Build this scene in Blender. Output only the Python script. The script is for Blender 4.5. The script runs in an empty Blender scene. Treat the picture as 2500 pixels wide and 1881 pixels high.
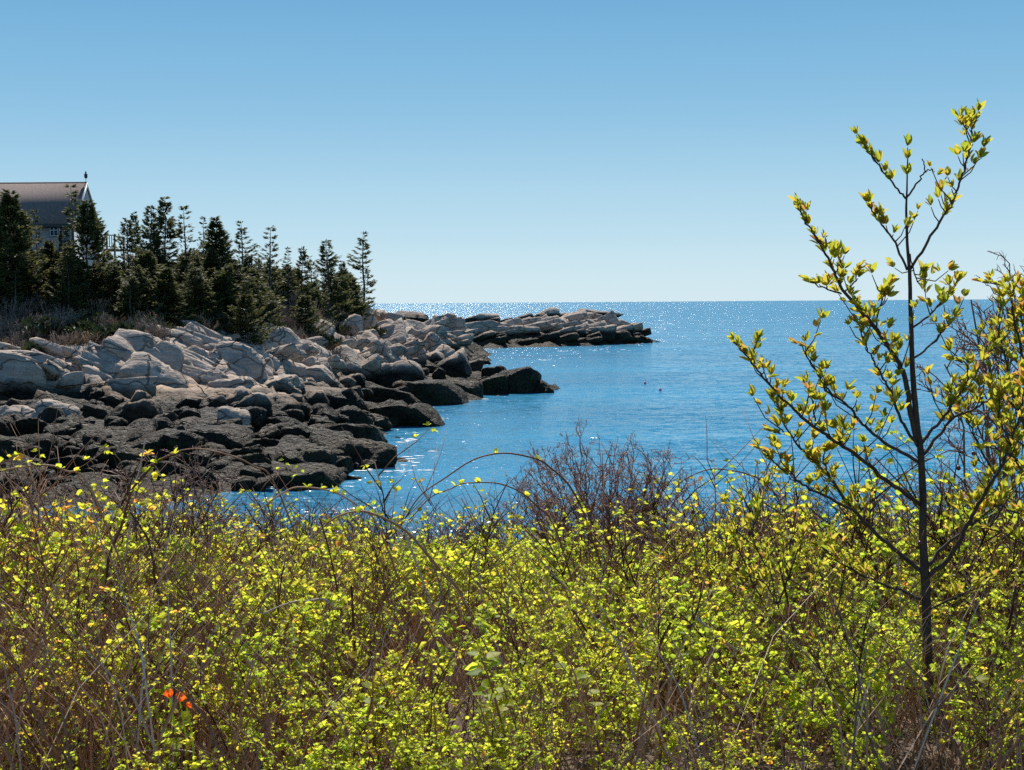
import bpy, math, random
import numpy as np
from mathutils import Vector, Matrix

random.seed(7)
RNG = np.random.default_rng(11)
scene = bpy.context.scene
C = scene.collection

# ------------------------------------------------------------------ camera
F_PX, CU, CV = 3434.0, 1250.0, 940.5          # focal length and centre in photo pixels
CAM_H = 10.0                                   # eye above the low-tide sea, metres
PITCH, ROLL = math.radians(3.36), math.radians(0.40)
fwd = np.array([0, math.cos(PITCH), -math.sin(PITCH)])
up0 = np.array([0, math.sin(PITCH), math.cos(PITCH)])
rt0 = np.array([1.0, 0, 0])
RT = rt0 * math.cos(ROLL) - up0 * math.sin(ROLL)
UP = up0 * math.cos(ROLL) + rt0 * math.sin(ROLL)
EYE = np.array([0.0, 0.0, CAM_H])
cam_data = bpy.data.cameras.new('camera')
cam_data.sensor_width = 36.0
cam_data.lens = 36.0 * F_PX / 2500.0
cam_data.clip_start, cam_data.clip_end = 0.1, 90000.0
cam = bpy.data.objects.new('camera', cam_data)
C.objects.link(cam)
cam.matrix_world = Matrix(((RT[0], UP[0], -fwd[0], EYE[0]), (RT[1], UP[1], -fwd[1], EYE[1]),
                           (RT[2], UP[2], -fwd[2], EYE[2]), (0, 0, 0, 1)))
scene.camera = cam

# ------------------------------------------------------------------ world, sun, exposure
SUN_AZ, SUN_EL = math.radians(-7), math.radians(47)
world = bpy.data.worlds.new('World')
scene.world = world
world.use_nodes = True
wn, wl = world.node_tree.nodes, world.node_tree.links
wn.clear()
wo = wn.new('ShaderNodeOutputWorld')
bg = wn.new('ShaderNodeBackground')
sky = wn.new('ShaderNodeTexSky')
sky.sky_type = 'NISHITA'
sky.sun_disc = False
sky.sun_elevation, sky.sun_rotation = SUN_EL, SUN_AZ
sky.altitude = 0
sky.air_density, sky.dust_density, sky.ozone_density = 1.0, 0.1, 3.0
# clear maritime sky: physical sky blended with the pale-horizon-to-blue gradient seen in the photograph, the same all round
geo_w = wn.new('ShaderNodeTexCoord'); sep_w = wn.new('ShaderNodeSeparateXYZ')
wl.new(geo_w.outputs['Generated'], sep_w.inputs[0])
grad = wn.new('ShaderNodeValToRGB')
grad.color_ramp.interpolation = 'B_SPLINE'
stops = [(0.0, (6.3, 8.05, 9.0)), (0.045, (5.1, 7.4, 8.7)), (0.13, (2.35, 5.15, 7.5)), (0.24, (1.15, 3.7, 6.5)), (0.5, (0.62, 2.1, 4.7)), (1.0, (0.4, 1.4, 3.6))]
while len(grad.color_ramp.elements) < len(stops): grad.color_ramp.elements.new(0.5)
for e, (p, c) in zip(grad.color_ramp.elements, stops): e.position = p; e.color = tuple(x / 10 for x in c) + (1,)
ten = wn.new('ShaderNodeVectorMath'); ten.operation = 'SCALE'; ten.inputs['Scale'].default_value = 10.0
wl.new(grad.outputs[0], ten.inputs[0])
wl.new(sep_w.outputs[2], grad.inputs[0])
blend = wn.new('ShaderNodeMix'); blend.data_type = 'RGBA'; blend.inputs[0].default_value = 0.9
wl.new(sky.outputs[0], blend.inputs[6]); wl.new(ten.outputs[0], blend.inputs[7])
bg.inputs['Strength'].default_value = 0.078
wl.new(blend.outputs[2], bg.inputs['Color'])
wl.new(bg.outputs[0], wo.inputs['Surface'])

sun_data = bpy.data.lights.new('sun', 'SUN')
sun_data.energy, sun_data.angle = 5.0, math.radians(0.53)
sun_data.color = (1.0, 0.95, 0.87)
sun = bpy.data.objects.new('sun', sun_data)
C.objects.link(sun)
SUN_DIR = Vector((math.sin(SUN_AZ) * math.cos(SUN_EL), math.cos(SUN_AZ) * math.cos(SUN_EL), math.sin(SUN_EL)))
sun.rotation_euler = (-SUN_DIR).to_track_quat('-Z', 'Y').to_euler()
sun.location = (0, 60, 80)

scene.render.engine = 'CYCLES'
scene.view_settings.view_transform = 'Standard'
scene.view_settings.look = 'None'
scene.view_settings.exposure = 0.36
scene.view_settings.gamma = 1.0
cy = scene.cycles
cy.max_bounces, cy.diffuse_bounces, cy.glossy_bounces = 6, 3, 2
cy.transmission_bounces, cy.transparent_max_bounces = 4, 4
cy.caustics_reflective = cy.caustics_refractive = False
cy.use_denoising = False        # fine glitter, twigs and leaves keep their grain
cy.sample_clamp_direct, cy.sample_clamp_indirect = 15.0, 8.0

# ------------------------------------------------------------------ small tools
def ray(u, v):
    return fwd + RT * (u - CU) / F_PX - UP * (v - CV) / F_PX

def pix(u, v, Y):
    d = ray(u, v)
    return EYE + d * (Y / d[1])

def tag(o, label=None, cat=None, group=None, kind=None):
    if label: o['label'] = label
    if cat: o['category'] = cat
    if group: o['group'] = group
    if kind: o['kind'] = kind
    return o

LM_ROCK = [(138, 1004, 'the large rounded pale boulder'), (40, 1012, 'the flat tan boulder'), (268, 944, 'the long black ledge'), (346, 972, 'the square topped dark boulder'),
 (565, 941, 'the smooth pinkish mound'), (572, 1015, 'the bald grey boulder'), (530, 1066, 'the big weed covered hump'), (390, 1032, 'the green tinged slab'), (236, 1006, 'the mossy dark boulder'),
 (380, 1080, 'the dark square block'), (178, 1092, 'the flat greenish block'), (770, 968, 'the long weedy mound'), (935, 1010, 'the long flat weedy ledge'), (1035, 955, 'the big weedy dome'),
 (1264, 932, 'the rounded end boulder of the point'), (842, 1064, 'the bumpy weedy mass'), (806, 1086, 'the round black weedy boulder'), (910, 1132, 'the low ledge in the inlet'),
 (780, 1162, 'the broad weedy boulder nearest the brambles'), (640, 1092, 'the weedy boulder beside the hump'), (758, 858, 'the large square pale block'), (938, 908, 'the whale shaped ledge'),
 (945, 814, 'the big tilted plate'), (1078, 862, 'the grey pyramid boulder'), (178, 888, 'the broad furrowed slab'), (362, 864, 'the big rounded cliff block'), (570, 884, 'the smooth wide cliff face'),
 (662, 812, 'the tall blue shaded face'), (490, 868, 'the steep grooved slab'), (838, 870, 'the lowest tan ridge block'), (600, 1135, 'the weedy boulder behind the twigs')]
LM_ISLE = [(1519, 800, 'the dark cap rock'), (1572, 830, 'the dark tip rock'), (1440, 766, 'the highest flat block'), (1330, 770, 'the pale crest slab'), (1212, 806, 'the long straight ledge'),
 (1100, 800, 'the tan left end slab'), (1240, 792, 'the green turf hollow'), (1460, 812, 'the pale rounded low slab'), (1380, 835, 'the weedy middle foot'), (1180, 840, 'the weedy left foot')]
LM_TREE = [(26, 462, 'the tall full spruce by the roof'), (214, 484, 'the big broad spruce by the gable'), (308, 530, 'the ragged topped spruce'), (402, 479, 'the tallest middle spruce'), (531, 532, 'the cone shaped spruce'),
 (590, 540, 'the spindly bare trunked spruce'), (657, 555, 'the open level boughed spruce'), (738, 600, 'the short gappy spruce'), (799, 585, 'the broad based spruce'), (885, 567, 'the lone spruce')]
def where(u, v, marks, flat=False):
    """words that place a thing by the nearest thing one can name"""
    k = min(range(len(marks)), key=lambda i: (marks[i][0] - u) ** 2 + (0 if flat else 1.5 * (marks[i][1] - v) ** 2))
    du, dv = u - marks[k][0], v - marks[k][1]
    far = 'just ' if math.hypot(du, 0 if flat else dv) < 42 else ''
    if flat: return far + ('left of ' if du < 0 else 'right of ') + marks[k][2]
    if abs(dv) * 1.6 > abs(du): return far + ('above ' if dv < 0 else 'below ') + marks[k][2]
    return far + ('left of ' if du < 0 else 'right of ') + marks[k][2]
def project(p):
    d = np.asarray(p, float) - EYE
    return CU + F_PX * (d @ RT) / (d @ fwd), CV - F_PX * (d @ UP) / (d @ fwd)

def empty(name, loc, rz=0.0):
    o = bpy.data.objects.new(name, None)
    o.empty_display_size = 0.1
    o.location = tuple(loc)
    o.rotation_euler = (0, 0, rz)
    C.objects.link(o)
    return o

def np_mesh(name, V, F, mats=(), mat_idx=None, tint=None, smooth=True, attrs=None):
    V = np.asarray(V, dtype=np.float32); F = np.asarray(F, dtype=np.int32)
    m = bpy.data.meshes.new(name)
    m.vertices.add(len(V)); m.vertices.foreach_set('co', V.ravel())
    k = F.shape[1]
    m.loops.add(F.size); m.loops.foreach_set('vertex_index', F.ravel())
    m.polygons.add(len(F))
    m.polygons.foreach_set('loop_start', np.arange(0, F.size, k, dtype=np.int32))
    if smooth: m.polygons.foreach_set('use_smooth', np.ones(len(F), dtype=bool))
    for x in mats: m.materials.append(x)
    if mat_idx is not None: m.polygons.foreach_set('material_index', np.asarray(mat_idx, dtype=np.int32))
    m.update(calc_edges=True)
    A = dict(attrs or {})
    if tint is not None: A['tint'] = tint
    for n, a in A.items():
        at = m.attributes.new(n, 'FLOAT', 'POINT')
        at.data.foreach_set('value', np.asarray(a, dtype=np.float32))
    return m

def obj(name, mesh, parent=None, loc=None):
    o = bpy.data.objects.new(name, mesh)
    C.objects.link(o)
    if parent is not None: o.parent = parent
    if loc is not None: o.location = tuple(loc)
    return o

def hash3(ix, iy, iz, seed):
    h = (ix * 374761393 + iy * 668265263 + iz * 2147483647 + seed * 1274126177) & 0xFFFFFFFF
    h = ((h ^ (h >> 13)) * 1274126177) & 0xFFFFFFFF
    h = h ^ (h >> 16)
    return (h & 0xFFFF) / 65535.0 * 2 - 1

def vnoise(P, scale=1.0, seed=0):
    P = np.asarray(P, dtype=np.float64) * scale
    i = np.floor(P).astype(np.int64); f = P - i
    w = f * f * f * (f * (f * 6 - 15) + 10)
    r = 0
    for dx in (0, 1):
        for dy in (0, 1):
            for dz in (0, 1):
                k = (w[..., 0] if dx else 1 - w[..., 0]) * (w[..., 1] if dy else 1 - w[..., 1]) * (w[..., 2] if dz else 1 - w[..., 2])
                r = r + k * hash3(i[..., 0] + dx, i[..., 1] + dy, i[..., 2] + dz, seed)
    return r

def fbm(P, scale=1.0, octaves=4, seed=0, gain=0.5):
    r, a = 0, 1.0
    for k in range(octaves):
        r = r + a * vnoise(P, scale * 2.03 ** k, seed + 17 * k)
        a *= gain
    return r

def smooth_path(pts, per=4):
    P = np.asarray(pts, dtype=float)
    if len(P) < 3: return P
    Q = np.vstack([2 * P[0] - P[1], P, 2 * P[-1] - P[-2]])
    out = []
    for i in range(1, len(Q) - 2):
        for t in np.linspace(0, 1, per, endpoint=False):
            a, b, c, d = Q[i - 1], Q[i], Q[i + 1], Q[i + 2]
            out.append(0.5 * (2 * b + (c - a) * t + (2 * a - 5 * b + 4 * c - d) * t * t + (3 * b - a - 3 * c + d) * t ** 3))
    out.append(P[-1])
    return np.array(out)

def tube(pts, r0, r1, sides=3):
    """tapered tube along pts -> V, F (triangles)"""
    P = np.asarray(pts, dtype=float); n = len(P)
    T = np.gradient(P, axis=0); T /= (np.linalg.norm(T, axis=1, keepdims=True) + 1e-9)
    ref = np.array([0.31, 0.94, 0.12]) if abs(T[0][1]) < 0.85 else np.array([0.95, 0.1, 0.3])
    A = np.cross(T, ref); A /= (np.linalg.norm(A, axis=1, keepdims=True) + 1e-9)
    B = np.cross(T, A)
    ang = np.arange(sides) * 2 * math.pi / sides
    R = np.linspace(r0, r1, n) if np.isscalar(r0) else np.asarray(r0)
    V = P[:, None, :] + R[:, None, None] * (np.cos(ang)[None, :, None] * A[:, None, :] + np.sin(ang)[None, :, None] * B[:, None, :])
    V = V.reshape(-1, 3)
    i = np.arange(n - 1)[:, None] * sides; j = np.arange(sides)[None, :]; j2 = (j + 1) % sides
    a, b, c, d = (i + j).ravel(), (i + j2).ravel(), (i + sides + j2).ravel(), (i + sides + j).ravel()
    F = np.vstack([np.stack([a, b, c], 1), np.stack([a, c, d], 1)])
    cap = [[(n - 1) * sides + k, (n - 1) * sides + k + 1, (n - 1) * sides] for k in range(1, sides - 1)]
    cap += [[k + 1, k, 0] for k in range(1, sides - 1)]
    return V, np.vstack([F, np.array(cap)]) if cap else F

class Soup:
    """collects triangle pieces for one mesh"""
    def __init__(s): s.V, s.F, s.T, s.M, s.n = [], [], [], [], 0
    def add(s, V, F, t=0.5, m=0):
        V = np.asarray(V); F = np.asarray(F)
        s.V.append(V); s.F.append(F + s.n); s.n += len(V)
        s.T.append(np.full(len(V), t) if np.isscalar(t) else np.asarray(t)); s.M.append(np.full(len(F), m))
    def arrays(s):
        return np.vstack(s.V), np.vstack(s.F), np.concatenate(s.T), np.concatenate(s.M)
    def mesh(s, name, mats, smooth=True):
        V, F, T, M = s.arrays()
        return np_mesh(name, V, F, mats, M, T, smooth)

def join_copies(name, templates, inst, mats, smooth=True):
    """templates: list of (V,F,T,M); inst: list per template of (pos, rotz, scale, tilt_x, tilt_y, dt)"""
    VV, FF, TT, MM, off = [], [], [], [], 0
    for (V, F, T, M), rows in zip(templates, inst):
        if not len(rows): continue
        R = np.array(rows, dtype=float)
        c, s = np.cos(R[:, 3]), np.sin(R[:, 3])
        X = V[None, :, 0] * R[:, 4, None]; Y = V[None, :, 1] * R[:, 4, None]; Z = V[None, :, 2] * R[:, 4, None]
        x = X * c[:, None] - Y * s[:, None]; y = X * s[:, None] + Y * c[:, None]
        x = x + Z * R[:, 5, None]; y = y + Z * R[:, 6, None]
        W = np.stack([x + R[:, 0, None], y + R[:, 1, None], Z + R[:, 2, None]], -1)
        n = len(R); nv = len(V)
        VV.append(W.reshape(-1, 3))
        FF.append((F[None] + (off + np.arange(n) * nv)[:, None, None]).reshape(-1, 3))
        TT.append((T[None] + R[:, 7, None]).ravel()); MM.append(np.tile(M, n))
        off += n * nv
    return np_mesh(name, np.vstack(VV), np.vstack(FF), mats, np.concatenate(MM), np.concatenate(TT), smooth)

# ------------------------------------------------------------------ materials
def new_mat(name):
    m = bpy.data.materials.new(name); m.use_nodes = True
    nt = m.node_tree; nt.nodes.clear()
    return m, nt.nodes, nt.links, nt.nodes.new('ShaderNodeOutputMaterial')

def N(nodes, t, **kw):
    n = nodes.new(t)
    for k, v in kw.items():
        if k in n.inputs: n.inputs[k].default_value = v
        else: setattr(n, k, v)
    return n

def math_node(nodes, links, op, a, b=None, c=None, clamp=False):
    n = nodes.new('ShaderNodeMath'); n.operation = op; n.use_clamp = clamp
    for i, x in enumerate((a, b, c)):
        if x is None: continue
        if isinstance(x, (int, float)): n.inputs[i].default_value = x
        else: links.new(x, n.inputs[i])
    return n.outputs[0]

def mix_col(nodes, links, fac, a, b):
    n = nodes.new('ShaderNodeMix'); n.data_type = 'RGBA'
    for i, x in ((0, fac), (6, a), (7, b)):
        if isinstance(x, (int, float)): n.inputs[i].default_value = x
        elif isinstance(x, tuple): n.inputs[i].default_value = x + (1,)
        else: links.new(x, n.inputs[i])
    return n.outputs[2]

def mrange(nodes, links, x, a, b, c=0.0, d=1.0):
    n = nodes.new('ShaderNodeMapRange'); n.inputs[1].default_value = a; n.inputs[2].default_value = b
    n.inputs[3].default_value = c; n.inputs[4].default_value = d
    links.new(x, n.inputs[0]); return n.outputs[0]

def noise(nodes, links, vec, scale, detail=3.0, rough=0.55, dist=0.0):
    n = nodes.new('ShaderNodeTexNoise'); n.inputs['Scale'].default_value = scale
    n.inputs['Detail'].default_value = detail; n.inputs['Roughness'].default_value = rough
    n.inputs['Distortion'].default_value = dist
    if vec is not None: links.new(vec, n.inputs['Vector'])
    return n.outputs[0]

def mat_rock(with_soil=False, bald=0.0):
    m, n, l, out = new_mat('shore_rock_soil' if with_soil else ('bald_shore_rock' if bald else 'shore_rock'))
    geo = n.new('ShaderNodeNewGeometry'); pos = geo.outputs['Position']
    sep = n.new('ShaderNodeSeparateXYZ'); l.new(pos, sep.inputs[0])
    n1 = noise(n, l, pos, 0.22, 4); n2 = noise(n, l, pos, 0.9, 5, 0.65); n3 = noise(n, l, pos, 5.0, 4, 0.7)
    z = math_node(n, l, 'ADD', sep.outputs[2], math_node(n, l, 'MULTIPLY', math_node(n, l, 'SUBTRACT', n1, 0.5), 2.2))
    z = math_node(n, l, 'ADD', z, math_node(n, l, 'MULTIPLY', math_node(n, l, 'SUBTRACT', n2, 0.5), 1.0))
    z = math_node(n, l, 'SUBTRACT', z, mrange(n, l, sep.outputs[0], -14, -30, 0.0, 1.0))   # the west cliff takes more spray: its dark band climbs higher
    if bald: z = math_node(n, l, 'ADD', z, bald)      # boulders scoured clean of weed
    pale = mrange(n, l, z, 2.75, 3.65)
    # granite
    g = mix_col(n, l, mrange(n, l, n2, 0.35, 0.65), (0.53, 0.415, 0.325), (0.38, 0.292, 0.225))
    g = mix_col(n, l, mrange(n, l, n3, 0.45, 0.75, 0, 0.5), g, (0.17, 0.15, 0.135))
    # iron stain just above the dark tide band
    st = math_node(n, l, 'MULTIPLY', mrange(n, l, z, 5.4, 3.6), mrange(n, l, n1, 0.47, 0.62))
    g = mix_col(n, l, math_node(n, l, 'MULTIPLY', st, 0.55), g, (0.40, 0.22, 0.11))
    # streaks running down the slabs
    mp = n.new('ShaderNodeMapping'); mp.inputs['Scale'].default_value = (0.22, 1.5, 1.8); mp.inputs['Rotation'].default_value = (0.2, -0.55, 0.25)
    l.new(pos, mp.inputs['Vector'])
    ns = noise(n, l, mp.outputs[0], 1.3, 4, 0.6)
    g = mix_col(n, l, mrange(n, l, ns, 0.53, 0.66, 0, 0.6), g, (0.20, 0.17, 0.15))
    g = mix_col(n, l, mrange(n, l, ns, 0.46, 0.36, 0, 0.5), g, (0.60, 0.50, 0.42))
    # joints: weathered cracks along the dipping strata
    dn = n.new('ShaderNodeTexNoise'); dn.inputs['Scale'].default_value = 0.5; dn.inputs['Detail'].default_value = 3; l.new(pos, dn.inputs['Vector'])
    dv = n.new('ShaderNodeVectorMath'); dv.operation = 'MULTIPLY_ADD'; l.new(dn.outputs['Color'], dv.inputs[0]); dv.inputs[1].default_value = (1.6, 1.6, 1.6); l.new(pos, dv.inputs[2])
    jm = n.new('ShaderNodeMapping'); jm.inputs['Rotation'].default_value = (0.25, 0.45, 0.2); jm.inputs['Scale'].default_value = (0.22, 0.30, 0.62); l.new(dv.outputs[0], jm.inputs['Vector'])
    vo = n.new('ShaderNodeTexVoronoi'); vo.feature = 'DISTANCE_TO_EDGE'; vo.inputs['Scale'].default_value = 1.0; l.new(jm.outputs[0], vo.inputs['Vector'])
    joint = mrange(n, l, vo.outputs['Distance'], 0.0, 0.03)
    vc = n.new('ShaderNodeTexVoronoi'); vc.inputs['Scale'].default_value = 1.0; l.new(jm.outputs[0], vc.inputs['Vector'])
    vs = n.new('ShaderNodeSeparateColor'); l.new(vc.outputs['Color'], vs.inputs[0])
    g = mix_col(n, l, mrange(n, l, vs.outputs[0], 0, 1, 0, 0.45), g, (0.27, 0.225, 0.19))
    g = mix_col(n, l, math_node(n, l, 'MULTIPLY', math_node(n, l, 'SUBTRACT', 1.0, joint), mrange(n, l, n1, 0.45, 0.65, 0, 0.3)), g, (0.09, 0.075, 0.062))
    # weed, black lichen
    w = mix_col(n, l, mrange(n, l, n3, 0.35, 0.68), (0.012, 0.009, 0.006), (0.074, 0.053, 0.029))
    w = mix_col(n, l, mrange(n, l, n2, 0.56, 0.68, 0, 0.8), w, (0.062, 0.072, 0.020))
    bl = mix_col(n, l, mrange(n, l, n3, 0.4, 0.7), (0.017, 0.0145, 0.012), (0.060, 0.048, 0.036))
    dark = mix_col(n, l, mrange(n, l, z, 1.5, 2.3), w, bl)
    dark = mix_col(n, l, math_node(n, l, 'MULTIPLY', mrange(n, l, n1, 0.48, 0.6, 0, 0.7), mrange(n, l, z, 0.2, 1.6)), dark, (0.085, 0.058, 0.033))
    g = mix_col(n, l, mrange(n, l, z, 3.9, 3.0, 0, 0.55), g, (0.17, 0.12, 0.075))
    col = mix_col(n, l, pale, dark, g)
    rough = mrange(n, l, pale, 0, 1, 0.62, 0.85)
    if with_soil:
        at = n.new('ShaderNodeAttribute'); at.attribute_name = 'veg'
        vg = math_node(n, l, 'ADD', at.outputs['Fac'], math_node(n, l, 'MULTIPLY', math_node(n, l, 'SUBTRACT', n2, 0.5), 0.7))
        soil = mix_col(n, l, mrange(n, l, n3, 0.35, 0.65), (0.085, 0.062, 0.038), (0.13, 0.115, 0.045))
        soil = mix_col(n, l, mrange(n, l, n1, 0.5, 0.62), soil, (0.06, 0.05, 0.035))
        col = mix_col(n, l, mrange(n, l, vg, 0.45, 0.6), col, soil)
    # relief: weed is rough, granite finely grained with joints
    b1 = n.new('ShaderNodeBump'); b1.inputs['Distance'].default_value = 0.5; b1.inputs['Strength'].default_value = 0.9
    wd = math_node(n, l, 'MULTIPLY', math_node(n, l, 'SUBTRACT', 1.0, pale), n3)
    n4 = noise(n, l, pos, 1.9, 3, 0.6)
    wd = math_node(n, l, 'ADD', wd, math_node(n, l, 'MULTIPLY', math_node(n, l, 'SUBTRACT', 1.0, pale), math_node(n, l, 'MULTIPLY', n4, 2.0)))
    rel = math_node(n, l, 'ADD', wd, math_node(n, l, 'MULTIPLY', n2, 0.55))
    rel = math_node(n, l, 'ADD', rel, math_node(n, l, 'MULTIPLY', ns, 0.5))
    rel = math_node(n, l, 'ADD', rel, math_node(n, l, 'MULTIPLY', joint, 0.7))
    rel = math_node(n, l, 'ADD', rel, math_node(n, l, 'MULTIPLY', vs.outputs[1], 0.5))
    l.new(rel, b1.inputs['Height'])
    p = n.new('ShaderNodeBsdfPrincipled'); l.new(col, p.inputs['Base Color']); l.new(rough, p.inputs['Roughness']); p.inputs['Specular IOR Level'].default_value = 0.12
    l.new(b1.outputs[0], p.inputs['Normal']); l.new(p.outputs[0], out.inputs[0])
    return m

def mat_leaf(name, ramp, trans=0.55, gloss=0.35, boost=1.0, sat=1.0):
    m, n, l, out = new_mat(name)
    at = n.new('ShaderNodeAttribute'); at.attribute_name = 'tint'
    cr = n.new('ShaderNodeValToRGB'); l.new(at.outputs['Fac'], cr.inputs[0])
    e = cr.color_ramp.elements
    while len(e) < len(ramp): e.new(0.5)
    for k, (p, c) in enumerate(ramp): e[k].position = p; e[k].color = c + (1,)
    p = n.new('ShaderNodeBsdfPrincipled'); l.new(cr.outputs[0], p.inputs['Base Color'])
    p.inputs['Roughness'].default_value = gloss; p.inputs['Specular IOR Level'].default_value = 0.22
    t = n.new('ShaderNodeBsdfTranslucent')
    hs = n.new('ShaderNodeHueSaturation'); hs.inputs['Value'].default_value = boost; hs.inputs['Saturation'].default_value = sat
    l.new(cr.outputs[0], hs.inputs['Color']); l.new(hs.outputs[0], t.inputs[0])
    mx = n.new('ShaderNodeMixShader'); mx.inputs[0].default_value = trans
    l.new(p.outputs[0], mx.inputs[1]); l.new(t.outputs[0], mx.inputs[2]); l.new(mx.outputs[0], out.inputs[0])
    return m

def mat_ramp(name, ramp, rough=0.7, spec=0.4, obj_noise=None):
    m, n, l, out = new_mat(name)
    at = n.new('ShaderNodeAttribute'); at.attribute_name = 'tint'
    fac = at.outputs['Fac']
    if obj_noise:
        geo = n.new('ShaderNodeNewGeometry')
        fac = math_node(n, l, 'ADD', fac, math_node(n, l, 'MULTIPLY', math_node(n, l, 'SUBTRACT', noise(n, l, geo.outputs['Position'], obj_noise, 4), 0.5), 1.1))
    cr = n.new('ShaderNodeValToRGB'); l.new(fac, cr.inputs[0])
    e = cr.color_ramp.elements
    while len(e) < len(ramp): e.new(0.5)
    for k, (p, c) in enumerate(ramp): e[k].position = p; e[k].color = c + (1,)
    p = n.new('ShaderNodeBsdfPrincipled'); l.new(cr.outputs[0], p.inputs['Base Color'])
    p.inputs['Roughness'].default_value = rough; p.inputs['Specular IOR Level'].default_value = spec
    l.new(p.outputs[0], out.inputs[0])
    return m

def mat_flat(name, c, rough=0.6, var=0.25, scale=3.0, bump=0.0):
    m, n, l, out = new_mat(name)
    tc = n.new('ShaderNodeTexCoord')
    ns = noise(n, l, tc.outputs['Object'], scale, 4, 0.65)
    col = mix_col(n, l, mrange(n, l, ns, 0.3, 0.7), tuple(x * (1 - var) for x in c), tuple(min(1, x * (1 + var)) for x in c))
    p = n.new('ShaderNodeBsdfPrincipled'); l.new(col, p.inputs['Base Color']); p.inputs['Roughness'].default_value = rough
    if rough > .8: p.inputs['Specular IOR Level'].default_value = 0.08
    if bump:
        b = n.new('ShaderNodeBump'); b.inputs['Strength'].default_value = bump; b.inputs['Distance'].default_value = 0.02
        l.new(ns, b.inputs['Height']); l.new(b.outputs[0], p.inputs['Normal'])
    l.new(p.outputs[0], out.inputs[0])
    return m

def mat_water():
    m, n, l, out = new_mat('sea_water')
    geo = n.new('ShaderNodeNewGeometry'); pos = geo.outputs['Position']
    def wave(sx, sy, scale, detail, amp):
        mp = n.new('ShaderNodeMapping'); mp.inputs['Scale'].default_value = (sx, sy, 1); mp.inputs['Rotation'].default_value = (0, 0, 0.25)
        l.new(pos, mp.inputs['Vector'])
        t = n.new('ShaderNodeTexNoise'); t.inputs['Scale'].default_value = scale; t.inputs['Detail'].default_value = detail
        l.new(mp.outputs[0], t.inputs['Vector'])
        s = n.new('ShaderNodeVectorMath'); s.operation = 'SUBTRACT'; l.new(t.outputs['Color'], s.inputs[0]); s.inputs[1].default_value = (0.5, 0.5, 0.5)
        k = n.new('ShaderNodeVectorMath'); k.operation = 'MULTIPLY'; l.new(s.outputs[0], k.inputs[0]); k.inputs[1].default_value = (amp * 0.7, amp, 0)
        return k.outputs[0]
    def vadd(a, b):
        s = n.new('ShaderNodeVectorMath'); s.operation = 'ADD'
        l.new(a, s.inputs[0])
        if isinstance(b, tuple): s.inputs[1].default_value = b
        else: l.new(b, s.inputs[1])
        return s.outputs[0]
    w = vadd(vadd(wave(0.8, 1.7, 1.3, 3, 1.25), wave(0.5, 1.3, 0.30, 3, 0.5)), wave(1, 1, 6.0, 2, 0.95))
    # wind: the cove is sheltered, the open sea beyond the islet is ruffled, in gusts
    sp = n.new('ShaderNodeSeparateXYZ'); l.new(pos, sp.inputs[0])
    wind = mrange(n, l, sp.outputs[1], 180, 520, 0.64, 1.55)
    gm = n.new('ShaderNodeMapping'); gm.inputs['Scale'].default_value = (0.30, 0.012, 1); l.new(pos, gm.inputs['Vector'])
    gust = mrange(n, l, noise(n, l, gm.outputs[0], 1.0, 5, 0.75), 0.54, 0.62, 0.62, 1.9)
    gust = math_node(n, l, 'ADD', 1.0, math_node(n, l, 'MULTIPLY', math_node(n, l, 'SUBTRACT', gust, 1.0), mrange(n, l, sp.outputs[1], 250, 500)))
    amp = math_node(n, l, 'MULTIPLY', wind, gust)
    sc = n.new('ShaderNodeVectorMath'); sc.operation = 'SCALE'; l.new(w, sc.inputs[0]); l.new(amp, sc.inputs['Scale'])
    # swell running in towards the shore: its faces lean to the land
    fc = n.new('ShaderNodeCombineXYZ'); fc.inputs[2].default_value = 1.0
    l.new(mrange(n, l, sp.outputs[1], 200, 900, -0.04, -0.10), fc.inputs[1])
    w = vadd(sc.outputs[0], fc.outputs[0])
    nn = n.new('ShaderNodeVectorMath'); nn.operation = 'NORMALIZE'; l.new(w, nn.inputs[0])
    mp = n.new('ShaderNodeMapping'); mp.inputs['Scale'].default_value = (0.25, 1.6, 1); mp.inputs['Rotation'].default_value = (0, 0, 0.08)
    l.new(pos, mp.inputs['Vector'])
    big = noise(n, l, mp.outputs[0], 0.028, 4, 0.6)
    mid = noise(n, l, mp.outputs[0], 0.35, 4, 0.6)
    col = mix_col(n, l, mrange(n, l, big, 0.36, 0.62), (0.008, 0.15, 0.275), (0.013, 0.215, 0.37))
    col = mix_col(n, l, mrange(n, l, mid, 0.45, 0.72, 0, 0.35), col, (0.025, 0.235, 0.36))
    p = n.new('ShaderNodeBsdfPrincipled'); l.new(col, p.inputs['Base Color'])
    p.inputs['Roughness'].default_value = 0.17; p.inputs['IOR'].default_value = 1.33
    l.new(nn.outputs[0], p.inputs['Normal']); l.new(p.outputs[0], out.inputs[0])
    return m

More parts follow.
